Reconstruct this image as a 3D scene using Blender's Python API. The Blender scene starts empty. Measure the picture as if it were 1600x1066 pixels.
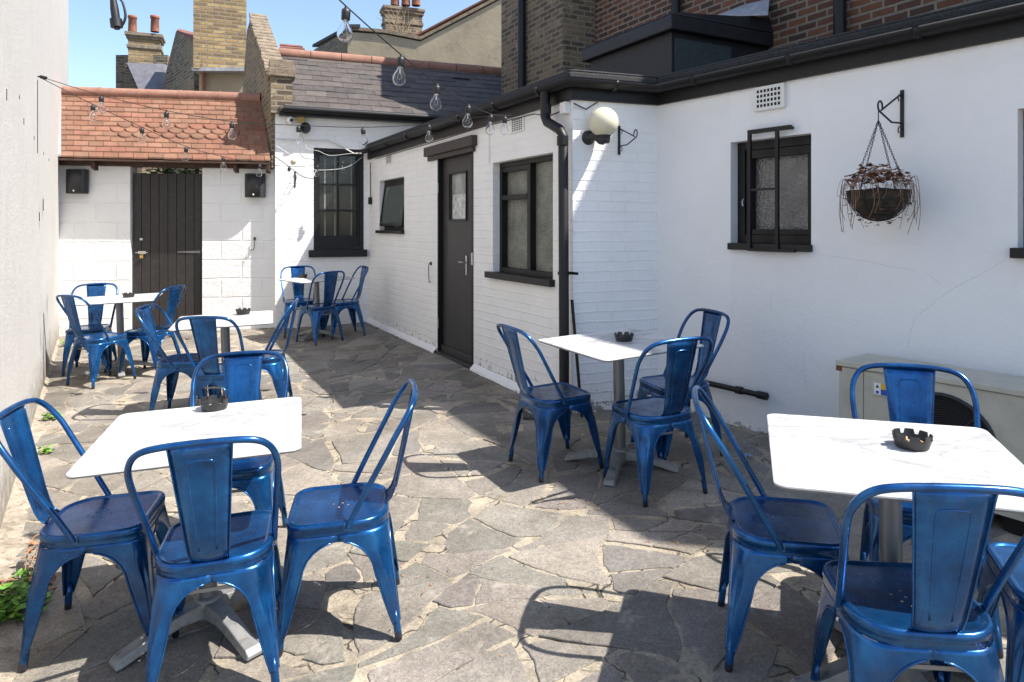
import bpy, bmesh, math, random
from mathutils import Vector, Matrix, noise
random.seed(7)
R = math.radians
C = bpy.context.scene.collection
S = bpy.context.scene

# ------------------------------------------------------------------ camera, sky, sun, exposure
F, Y0, H = 1067.0, 353.5, 1.507
GX, GY = .024, .023
def gz(x, y): return GX * x + GY * (y - 2.5)
cam_d = bpy.data.cameras.new('camera'); cam = bpy.data.objects.new('camera', cam_d); C.objects.link(cam)
cam_d.lens = 36 * F / 1600; cam_d.sensor_width = 36; cam_d.sensor_fit = 'HORIZONTAL'
cam_d.shift_y = -(533 - Y0) / 1600; cam_d.clip_start = .05; cam_d.clip_end = 1500
cam.location = (0, 0, H); cam.rotation_euler = (R(90), 0, 0); S.camera = cam
AZ, EL = R(15.5), R(54.5)
sun_dir = Vector((math.cos(AZ) * math.cos(EL), -math.sin(AZ) * math.cos(EL), math.sin(EL)))
w = bpy.data.worlds.new('World'); S.world = w; w.use_nodes = True
wn = w.node_tree; sky = wn.nodes.new('ShaderNodeTexSky'); sky.sky_type = 'NISHITA'; sky.sun_disc = False
sky.sun_elevation = EL; sky.sun_rotation = math.atan2(sun_dir.x, sun_dir.y)
sky.air_density = 1.0; sky.dust_density = 1.1; sky.ozone_density = 1.6
wn.links.new(sky.outputs[0], wn.nodes['Background'].inputs[0]); wn.nodes['Background'].inputs[1].default_value = .13
sl = bpy.data.lights.new('sun', 'SUN'); so = bpy.data.objects.new('sun', sl); C.objects.link(so)
sl.energy = 5.0; sl.angle = R(.5); sl.color = (1, .95, .88)
so.rotation_euler = sun_dir.to_track_quat('Z', 'Y').to_euler(); so.location = (20, -6, 25)
S.view_settings.view_transform = 'Standard'; S.view_settings.look = 'None'
S.view_settings.exposure = 1.03; S.view_settings.gamma = 1
S.render.engine = 'CYCLES'

# ------------------------------------------------------------------ materials
def nt(name):
    m = bpy.data.materials.new(name); m.use_nodes = True
    t = m.node_tree; b = t.nodes['Principled BSDF']
    return m, t, b
def nd(t, kind, **kw):
    n = t.nodes.new(kind)
    for k, v in kw.items():
        if k in n.inputs: n.inputs[k].default_value = v
        else: setattr(n, k, v)
    return n
def ramp(t, src, stops):
    r = t.nodes.new('ShaderNodeValToRGB'); e = r.color_ramp.elements
    while len(e) < len(stops): e.new(.5)
    for i, (p, c) in enumerate(stops):
        e[i].position = p; e[i].color = c if len(c) == 4 else (*c, 1)
    t.links.new(src, r.inputs[0]); return r.outputs[0]
def mix(t, fac, a, b, mode='MIX'):
    m = t.nodes.new('ShaderNodeMix'); m.data_type = 'RGBA'; m.blend_type = mode
    for i, v in ((0, fac), (6, a), (7, b)):
        if hasattr(v, 'links') or isinstance(v, bpy.types.NodeSocket): t.links.new(v, m.inputs[i])
        elif i == 0: m.inputs[0].default_value = v
        else: m.inputs[i].default_value = (*v, 1) if len(v) == 3 else v
    return m.outputs[2]
def coord(t, kind='Object', scale=(1, 1, 1), loc=(0, 0, 0)):
    c = t.nodes.new('ShaderNodeTexCoord'); mp = t.nodes.new('ShaderNodeMapping')
    mp.inputs['Scale'].default_value = scale; mp.inputs['Location'].default_value = loc
    t.links.new(c.outputs[kind], mp.inputs[0]); return mp.outputs[0]
def noi(t, vec, scale, detail=6, rough=.6, dist=0):
    n = nd(t, 'ShaderNodeTexNoise', Scale=scale, Detail=detail, Roughness=rough, Distortion=dist)
    t.links.new(vec, n.inputs['Vector']); return n.outputs['Fac']
def math_(t, op, a, b=None, clamp=False):
    m = t.nodes.new('ShaderNodeMath'); m.operation = op; m.use_clamp = clamp
    for i, v in enumerate((a, b)):
        if v is None: continue
        if isinstance(v, (int, float)): m.inputs[i].default_value = v
        else: t.links.new(v, m.inputs[i])
    return m.outputs[0]
def bump(t, b, h, strength=.5, dist=.01, prev=None):
    n = t.nodes.new('ShaderNodeBump'); n.inputs['Strength'].default_value = strength; n.inputs['Distance'].default_value = dist
    t.links.new(h, n.inputs['Height'])
    if prev is not None: t.links.new(prev, n.inputs['Normal'])
    t.links.new(n.outputs[0], b.inputs['Normal']); return n.outputs[0]

def simple(name, col, rough=.5, metal=0, var=.15, scale=8, bmp=.2, bd=.003, spec=.5, dirt=None, attr=False):
    m, t, b = nt(name); v = coord(t)
    n = noi(t, v, scale); n2 = noi(t, v, scale * 6)
    lo = [c * (1 - var) for c in col]; hi = [min(1, c * (1 + var)) for c in col]
    c = ramp(t, n, [(.3, lo), (.7, hi)])
    if attr:
        a = t.nodes.new('ShaderNodeAttribute'); a.attribute_name = 'tint'
        c = mix(t, 1, c, a.outputs['Color'], 'MULTIPLY')
    if dirt: c = mix(t, ramp(t, noi(t, v, scale * 1.7, 8, .7), [(.52, (0, 0, 0)), (.68, (1, 1, 1))]), c, dirt)
    t.links.new(c, b.inputs['Base Color']); b.inputs['Roughness'].default_value = rough
    b.inputs['Metallic'].default_value = metal; b.inputs['Specular IOR Level'].default_value = spec
    if bmp: bump(t, b, n2, bmp, bd)
    return m

def brick(name, c1, c2, c3, mortar, bw=.225, bh=.075, ms=.014, blotch=None, rough=.85, strength=.9, off=0):
    m, t, b = nt(name); v = coord(t, 'UV', (1, 1, 1), (off, off * .7, 0))
    wob = t.nodes.new('ShaderNodeVectorMath'); wob.operation = 'MULTIPLY_ADD'
    nc = nd(t, 'ShaderNodeTexNoise', Scale=6, Detail=3); t.links.new(v, nc.inputs['Vector'])
    t.links.new(nc.outputs['Color'], wob.inputs[0]); wob.inputs[1].default_value = (.012, .012, 0); t.links.new(v, wob.inputs[2])
    br = t.nodes.new('ShaderNodeTexBrick'); t.links.new(wob.outputs[0], br.inputs['Vector'])
    br.inputs['Scale'].default_value = 1; br.inputs['Brick Width'].default_value = bw; br.inputs['Row Height'].default_value = bh
    br.inputs['Mortar Size'].default_value = ms; br.inputs['Mortar Smooth'].default_value = .3; br.inputs['Bias'].default_value = 0
    br.inputs['Color1'].default_value = (0, 0, 0, 1); br.inputs['Color2'].default_value = (1, 1, 1, 1); br.inputs['Mortar'].default_value = (.5, .5, .5, 1)
    col = ramp(t, br.outputs['Color'], [(.15, c1), (.5, c2), (.85, c3)])
    n1 = noi(t, v, 9, 8, .7); col = mix(t, .45, col, ramp(t, n1, [(.3, (.25, .25, .25)), (.72, (1, 1, 1))]), 'MULTIPLY')
    if blotch:
        col = mix(t, ramp(t, noi(t, v, 4, 8, .75), [(.56, (0, 0, 0)), (.62, (1, 1, 1))]), col, blotch)
    mc = mix(t, .5, mortar, ramp(t, noi(t, v, 22), [(.3, (.3, .3, .3)), (.7, (1, 1, 1))]), 'MULTIPLY')
    col = mix(t, br.outputs['Fac'], col, mc)
    t.links.new(col, b.inputs['Base Color']); b.inputs['Roughness'].default_value = rough
    h = math_(t, 'SUBTRACT', math_(t, 'MULTIPLY', noi(t, v, 30, 6), .5), br.outputs['Fac'])
    bump(t, b, h, strength, .012); return m

def white_brick(name, bw, bh, ms, base=(.86, .855, .845), strength=.6, flake=True, low=.35):
    m, t, b = nt(name); v = coord(t, 'UV')
    nc = nd(t, 'ShaderNodeTexNoise', Scale=5, Detail=4); t.links.new(v, nc.inputs['Vector'])
    wob = t.nodes.new('ShaderNodeVectorMath'); wob.operation = 'MULTIPLY_ADD'
    t.links.new(nc.outputs['Color'], wob.inputs[0]); wob.inputs[1].default_value = (.022, .022, 0); t.links.new(v, wob.inputs[2])
    br = t.nodes.new('ShaderNodeTexBrick'); t.links.new(wob.outputs[0], br.inputs['Vector'])
    for k, x in (('Scale', 1), ('Brick Width', bw), ('Row Height', bh), ('Mortar Size', ms), ('Mortar Smooth', 1)): br.inputs[k].default_value = x
    n1 = noi(t, v, 3, 6); c = ramp(t, n1, [(.3, [x * .93 for x in base]), (.7, base)])
    # grime sitting in the joints here and there
    g = math_(t, 'MULTIPLY', br.outputs['Fac'], ramp(t, noi(t, v, 2.5, 8, .7), [(.5, (0, 0, 0)), (.8, (.55, .55, .55))]))
    c = mix(t, g, c, (.45, .43, .39))
    if flake:   # flaked paint near the foot of the wall
        sx = t.nodes.new('ShaderNodeSeparateXYZ'); t.links.new(v, sx.inputs[0])
        lowf = math_(t, 'SUBTRACT', 1.0, math_(t, 'DIVIDE', sx.outputs[1], low * 2.2), True)
        fl = math_(t, 'MULTIPLY', lowf, noi(t, v, 14, 10, .8))
        fk = ramp(t, math_(t, 'ADD', fl, math_(t, 'MULTIPLY', math_(t, 'MULTIPLY', br.outputs['Fac'], lowf), .07)), [(.41, (0, 0, 0)), (.46, (.9, .9, .9))])
        c = mix(t, fk, c, (.2, .185, .16))
        sp = ramp(t, noi(t, v, 26, 4, .6), [(.735, (0, 0, 0)), (.76, (.6, .6, .6))])
        c = mix(t, sp, c, (.35, .33, .3))
    t.links.new(c, b.inputs['Base Color']); b.inputs['Roughness'].default_value = .55; b.inputs['Specular IOR Level'].default_value = .35
    h = math_(t, 'SUBTRACT', math_(t, 'MULTIPLY', noi(t, v, 11, 8, .65), 1.3), math_(t, 'MULTIPLY', br.outputs['Fac'], noi(t, v, 2.2, 5)))
    bump(t, b, h, strength, .009); return m

def render_wall(name, base, spk=False, bs=.25):
    m, t, b = nt(name); v = coord(t, 'UV')
    c = ramp(t, noi(t, v, 1.4, 8, .6), [(.3, [x * .94 for x in base]), (.7, base)])
    c = mix(t, ramp(t, noi(t, v, 5, 10, .75), [(.62, (0, 0, 0)), (.78, (.35, .35, .35))]), c, [x * .8 for x in base])
    if spk:
        vs = coord(t, 'UV', (9, 3.0, 1)); s = noi(t, vs, 2.2, 4, .6)
        sx = t.nodes.new('ShaderNodeSeparateXYZ'); t.links.new(v, sx.inputs[0])
        c = mix(t, ramp(t, noi(t, coord(t, 'UV', (3, .5, 1)), 3, 8, .7), [(.5, (0, 0, 0)), (.8, (.5, .5, .5))]), c, [x * .72 for x in base])
        lowf = math_(t, 'SUBTRACT', 1.0, math_(t, 'DIVIDE', sx.outputs[1], .95), True)
        c = mix(t, ramp(t, math_(t, 'MULTIPLY', lowf, noi(t, v, 10, 10, .8)), [(.3, (0, 0, 0)), (.5, (.9, .9, .9))]), c, (.22, .19, .15))
    else:       # fine scuffs and scratches in the paint
        vs = coord(t, 'UV', (12, 1.5, 1)); s = noi(t, vs, 3, 6, .7)
        c = mix(t, ramp(t, s, [(.70, (0, 0, 0)), (.78, (.5, .5, .5))]), c, (.42, .41, .4))
        sx = t.nodes.new('ShaderNodeSeparateXYZ'); t.links.new(v, sx.inputs[0])
        lowf = math_(t, 'SUBTRACT', 1.0, math_(t, 'DIVIDE', sx.outputs[1], .5), True)
        c = mix(t, ramp(t, math_(t, 'MULTIPLY', lowf, noi(t, v, 16, 10, .8)), [(.4, (0, 0, 0)), (.47, (1, 1, 1))]), c, (.14, .12, .09))
    t.links.new(c, b.inputs['Base Color']); b.inputs['Roughness'].default_value = .7
    c_ = 0
    h = math_(t, 'ADD', noi(t, v, 3.5, 9, .72), math_(t, 'MULTIPLY', noi(t, v, 60, 6, .7), bs))
    bump(t, b, h, .6, .02); return m

def chair_paint():
    m, t, b = nt('blue_metallic_paint'); v = coord(t)
    oi = t.nodes.new('ShaderNodeObjectInfo'); ad = t.nodes.new('ShaderNodeVectorMath'); ad.operation = 'ADD'
    t.links.new(v, ad.inputs[0]); t.links.new(oi.outputs['Location'], ad.inputs[1]); v = ad.outputs[0]
    n = noi(t, v, 7, 8, .65)
    c = ramp(t, n, [(.3, (.003, .042, .135)), (.5, (.005, .085, .27)), (.72, (.010, .150, .41))])
    w1 = ramp(t, noi(t, v, 28, 10, .8), [(.66, (0, 0, 0)), (.72, (1, 1, 1))])
    c = mix(t, w1, c, (.012, .03, .09))
    ge = t.nodes.new('ShaderNodeNewGeometry')
    scn = ramp(t, noi(t, coord(t, 'Object', (30, 4, 8)), 3, 8, .75), [(.60, (0, 0, 0)), (.68, (.5, .5, .5))]); c = mix(t, scn, c, (.004, .018, .07))
    pt = ramp(t, math_(t, 'MULTIPLY', ge.outputs['Pointiness'], math_(t, 'ADD', .82, math_(t, 'MULTIPLY', n, .36))), [(.60, (0, 0, 0)), (.66, (.45, .45, .45))])
    c = mix(t, pt, c, (.10, .20, .34))
    rv = ramp(t, oi.outputs['Random'], [(0, (.62, .62, .62)), (1, (1, 1, 1))]); c = mix(t, .8, c, rv, 'MULTIPLY')
    sz = t.nodes.new('ShaderNodeSeparateXYZ'); t.links.new(coord(t), sz.inputs[0])
    ft = ramp(t, math_(t, 'SUBTRACT', math_(t, 'MULTIPLY', noi(t, v, 45, 6, .7), .055), sz.outputs[2]), [(.0, (0, 0, 0)), (.008, (.85, .85, .85))]); c = mix(t, ft, c, (.05, .035, .025))
    chp = ramp(t, noi(t, v, 60, 6, .75), [(.665, (0, 0, 0)), (.685, (1, 1, 1))]); c = mix(t, chp, c, (.085, .055, .04))
    du = ramp(t, noi(t, v, 5, 10, .75), [(.52, (0, 0, 0)), (.75, (.28, .28, .28))]); c = mix(t, du, c, (.10, .12, .17))
    t.links.new(c, b.inputs['Base Color']); b.inputs['Metallic'].default_value = .68
    t.links.new(ramp(t, noi(t, v, 12, 6), [(.3, (.16, .16, .16)), (.7, (.4, .4, .4))]), b.inputs['Roughness'])
    b.inputs['Coat Weight'].default_value = .35; b.inputs['Coat Roughness'].default_value = .18
    bump(t, b, noi(t, v, 40, 4), .12, .002); return m

def glass_obscure(name, col, scale=45, rough=.22, bs=.8):
    m, t, b = nt(name); v = coord(t, 'UV')
    vo = nd(t, 'ShaderNodeTexVoronoi', Scale=scale); t.links.new(v, vo.inputs['Vector'])
    c = ramp(t, noi(t, v, 3.5, 6), [(.3, [x * .6 for x in col]), (.7, [x * 1.4 for x in col])])
    c = mix(t, .5, c, ramp(t, vo.outputs['Distance'], [(0, (.4, .4, .4)), (.7, (1, 1, 1))]), 'MULTIPLY')
    t.links.new(c, b.inputs['Base Color']); b.inputs['Roughness'].default_value = rough; b.inputs['Specular IOR Level'].default_value = .8
    bump(t, b, vo.outputs['Distance'], bs, .006); return m
def bulb_glass():
    m, t, b = nt('clear_bulb_glass'); b.inputs['Transmission Weight'].default_value = 1; b.inputs['Roughness'].default_value = .02
    b.inputs['IOR'].default_value = 1.25; b.inputs['Base Color'].default_value = (.97, .98, 1, 1); return m
def marble():
    m, t, b = nt('white_marble_laminate'); v = coord(t, 'Object', (1, 2.2, 1)); 
    n = noi(t, v, 1.15, 6, .5, .9); a = math_(t, 'ABSOLUTE', math_(t, 'SUBTRACT', n, .5))
    c = ramp(t, a, [(0, (.29, .29, .295)), (.006, (.37, .37, .375)), (.02, (.46, .46, .455)), (.05, (.54, .54, .535))])
    c = mix(t, .25, c, ramp(t, noi(t, v, 1.6, 6), [(.35, (.6, .6, .6)), (.65, (1, 1, 1))]), 'MULTIPLY')
    t.links.new(c, b.inputs['Base Color']); b.inputs['Roughness'].default_value = .38; return m
def stone():
    m, t, b = nt('paving_stone'); v = coord(t)
    a = t.nodes.new('ShaderNodeAttribute'); a.attribute_name = 'tint'
    n1 = ramp(t, noi(t, v, 3.5, 8, .65), [(.28, (.62, .62, .62)), (.72, (1.0, 1.0, 1.0))])
    n2 = ramp(t, noi(t, v, 110, 5, .8), [(.34, (.38, .38, .38)), (.62, (1.0, 1.0, 1.0))])
    c = mix(t, 1, a.outputs['Color'], n1, 'MULTIPLY'); c = mix(t, .8, c, n2, 'MULTIPLY'); c = mix(t, .6, c, ramp(t, noi(t, v, 38, 8, .8), [(.36, (.5, .5, .5)), (.58, (1.0, 1.0, 1.0))]), 'MULTIPLY')
    pb = ramp(t, noi(t, v, 5.5, 10, .72), [(.58, (0, 0, 0)), (.66, (.6, .6, .6))]); c = mix(t, pb, c, (.42, .375, .315))
    dk = ramp(t, noi(t, v, 2.3, 10, .75, .3), [(.56, (0, 0, 0)), (.70, (.6, .6, .6))]); c = mix(t, dk, c, (.09, .08, .065))
    lg = ramp(t, noi(t, v, .9, 8, .65, .4), [(.3, (.62, .60, .57)), (.6, (1, 1, 1))]); c = mix(t, 1, c, lg, 'MULTIPLY')
    t.links.new(c, b.inputs['Base Color']); b.inputs['Roughness'].default_value = .8; b.inputs['Specular IOR Level'].default_value = .3
    h = math_(t, 'ADD', noi(t, v, 14, 10, .75), math_(t, 'MULTIPLY', noi(t, v, 90, 5, .8), .35))
    bump(t, b, h, 1, .009); return m
def mortar():
    m, t, b = nt('cream_mortar'); v = coord(t)
    c = ramp(t, noi(t, v, 5, 8, .7), [(.3, (.22, .19, .15)), (.5, (.40, .345, .265)), (.72, (.56, .48, .35))])
    c = mix(t, .7, c, ramp(t, noi(t, v, 90, 4, .7), [(.3, (.35, .35, .35)), (.62, (1, 1, 1))]), 'MULTIPLY')
    dv = nd(t, 'ShaderNodeTexVoronoi', Scale=6.5); dv.feature = 'DISTANCE_TO_EDGE'
    dd = t.nodes.new('ShaderNodeVectorMath'); dd.operation = 'MULTIPLY_ADD'
    nc = nd(t, 'ShaderNodeTexNoise', Scale=9, Detail=6); t.links.new(v, nc.inputs['Vector'])
    t.links.new(nc.outputs['Color'], dd.inputs[0]); dd.inputs[1].default_value = (.12, .12, 0); t.links.new(v, dd.inputs[2])
    t.links.new(dd.outputs[0], dv.inputs['Vector'])
    crk = ramp(t, dv.outputs['Distance'], [(.008, (1, 1, 1)), (.028, (0, 0, 0))])
    msk = ramp(t, noi(t, v, 3, 6), [(.44, (0, 0, 0)), (.52, (1, 1, 1))])
    ck = math_(t, 'MULTIPLY', crk, msk); c = mix(t, ck, c, (.07, .06, .045))
    ds = ramp(t, noi(t, v, 4.2, 10, .75), [(.56, (0, 0, 0)), (.66, (.8, .8, .8))]); c = mix(t, ds, c, (.13, .12, .09))
    lg = ramp(t, noi(t, v, .9, 8, .65, .4), [(.3, (.62, .60, .57)), (.6, (1, 1, 1))]); c = mix(t, 1, c, lg, 'MULTIPLY')
    t.links.new(c, b.inputs['Base Color']); b.inputs['Roughness'].default_value = .95
    h = math_(t, 'SUBTRACT', noi(t, v, 30, 8, .75), ck); bump(t, b, h, .9, .008); return m

M = {}
M['paint'] = chair_paint()
M['stone'] = stone(); M['mortar'] = mortar()
M['soil'] = simple('soil', (.12, .1, .08), .95, scale=3)
M['verge'] = simple('gravel_strip', (.33, .28, .22), .95, var=.35, scale=14, bmp=1, bd=.012, dirt=(.14, .11, .08))
M['left_render'] = render_wall('cream_render', (.55, .535, .51), True, .5)
M['right_render'] = render_wall('white_painted_render', (.86, .86, .86))
M['wbrick'] = white_brick('white_painted_brick', .235, .078, .012)
M['wbrick_back'] = white_brick('white_painted_brick_back', .235, .078, .012, (.86, .855, .84), .6, False)
M['wblock'] = white_brick('white_painted_block', .56, .262, .016, (.80, .795, .78), 1.0, False)
M['yellow_brick'] = brick('yellow_stock_brick', (.20, .13, .06), (.34, .22, .09), (.42, .30, .13), (.26, .22, .16), blotch=(.10, .085, .06))
M['dark_brick'] = brick('dark_stock_brick', (.10, .075, .05), (.17, .125, .08), (.24, .18, .10), (.27, .23, .17), blotch=(.30, .25, .15), off=.3)
M['red_brick'] = brick('red_pub_brick', (.07, .038, .026), (.13, .055, .034), (.20, .08, .04), (.27, .225, .17), off=.13)
M['coping'] = simple('old_coping_stone', (.22, .175, .125), .9, var=.4, scale=9, bmp=1, bd=.02, dirt=(.12, .1, .07))
M['black'] = simple('black_gloss_paint', (.009, .009, .010), .45, spec=.35, scale=10, bmp=.25, bd=.003)
M['dark_door'] = simple('charcoal_door_paint', (.032, .030, .031), .5, scale=6, bmp=.15)
M['gate_paint'] = simple('dark_brown_gate_paint', (.020, .017, .017), .6, scale=12, bmp=.4, bd=.003, dirt=(.042, .034, .031))
M['lintel'] = simple('brown_lintel_paint', (.045, .035, .032), .6, scale=12, bmp=.4)
M['felt'] = simple('mineral_roof_felt', (.035, .036, .04), .8, var=.5, scale=60, bmp=1, bd=.01, dirt=(.07, .065, .05))
M['felt_blue'] = simple('blue_black_felt', (.010, .011, .015), .5, var=.3, scale=7, bmp=.5, bd=.01)
M['felt_green'] = simple('green_board', (.03, .045, .045), .7, var=.3, scale=30, bmp=.4)
M['lead'] = simple('lead_flashing', (.42, .43, .46), .45, .3, var=.25, scale=14, bmp=.6, bd=.01)
M['beam'] = simple('dark_stained_timber', (.055, .028, .018), .8, var=.4, scale=12, bmp=.6)
M['tile'] = simple('clay_tile', (.9, .9, .9), .9, var=.22, scale=6, bmp=.9, bd=.006, attr=True, spec=.2, dirt=(.17, .11, .075))
M['slate_far'] = simple('far_slate', (.12, .12, .135), .6, var=.25, scale=6, bmp=.6)
M['slate'] = simple('slate', (1, 1, 1), .7, var=.3, scale=9, bmp=.8, bd=.008, spec=.12, attr=True)
M['terra'] = simple('terracotta', (.24, .085, .045), .8, var=.25, scale=9, bmp=.5, dirt=(.3, .2, .13))
M['ridge'] = simple('terracotta_ridge', (.25, .125, .09), .85, var=.2, scale=7, bmp=.5, dirt=(.25, .17, .12))
M['farred'] = simple('far_red_tiles', (.17, .07, .05), .85, var=.3, scale=9, bmp=.5)
M['beige'] = simple('beige_cement_render', (.33, .275, .19), .9, var=.14, scale=1.3, bmp=.4, bd=.02, dirt=(.25, .205, .145))
M['column'] = simple('grey_table_metal', (.22, .22, .22), .42, .55, var=.12, scale=9, bmp=.15)
M['base'] = simple('cast_grey_base', (.25, .25, .245), .5, .4, var=.15, scale=14, bmp=.3, dirt=(.13, .12, .1))
M['marble'] = marble()
M['ash'] = simple('black_melamine', (.02, .02, .021), .42, scale=20, bmp=.1)
M['cinder'] = simple('cigarette_ash', (.25, .22, .2), .95, var=.6, scale=90)
M['paper'] = simple('cigarette_paper', (.42, .27, .14), .9)
M['speaker'] = simple('speaker_plastic', (.022, .022, .024), .5, scale=60, bmp=.5, bd=.003)
M['chrome'] = simple('worn_chrome', (.55, .55, .54), .3, .9, var=.1)
M['brass'] = simple('brass', (.55, .38, .12), .35, .9)
M['iron'] = simple('wrought_iron', (.012, .012, .013), .45, .2, scale=30, bmp=.4)
M['bulb'] = bulb_glass()
M['rubber'] = simple('black_cable', (.012, .012, .013), .5)
M['filament'] = simple('bulb_filament', (.6, .58, .5), .3, .8)
M['white_plastic'] = simple('white_plastic', (.72, .72, .7), .4, var=.05)
M['cable_white'] = simple('painted_cable', (.6, .59, .57), .5)
M['globe'] = simple('opal_globe', (.62, .585, .44), .12, var=.04, scale=3, bmp=0)
M['globe'].node_tree.nodes['Principled BSDF'].inputs['Subsurface Weight'].default_value = .25
M['ac'] = simple('beige_ac_casing', (.50, .475, .39), .5, var=.1, scale=4, bmp=.2, dirt=(.42, .39, .31))
M['rust'] = simple('rust', (.16, .06, .025), .9, var=.4, scale=40)
M['label_white'] = simple('label_white', (.75, .75, .75), .5); M['label_yellow'] = simple('label_yellow', (.7, .42, .03), .5)
M['label_blue'] = simple('label_blue', (.02, .08, .4), .5)
M['obscure'] = glass_obscure('obscured_glass', (.20, .21, .175), 60, .16, 1)
M['obscure_dark'] = glass_obscure('dark_obscured_glass', (.16, .155, .15), 60, .22, .8)
M['pane'] = simple('dark_window_glass', (.016, .018, .02), .08, var=.3, scale=2, bmp=.05, spec=.45)
M['poster'] = simple('paper_poster', (.5, .52, .5), .6, var=.5, scale=18)
M['leaf'] = simple('weed_leaf', (.11, .25, .03), .6, var=.45, scale=25, bmp=.1, attr=True)
M['leaf'].node_tree.nodes['Principled BSDF'].inputs['Subsurface Weight'].default_value = .05
M['dry'] = simple('dry_leaf', (.24, .14, .08), .8, var=.4, scale=25, attr=True)
M['twig'] = simple('twig', (.3, .23, .15), .9)
M['hole'] = simple('vent_void', (.01, .01, .01), .9)
M['litter'] = simple('litter_foil', (.25, .35, .6), .35, .3, var=.8, scale=60)
M['drain'] = simple('drain_iron', (.05, .045, .04), .8, scale=30, bmp=.6)
M['curtain'] = simple('net_curtain', (.2, .2, .19), .8, var=.3, scale=10)

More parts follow.
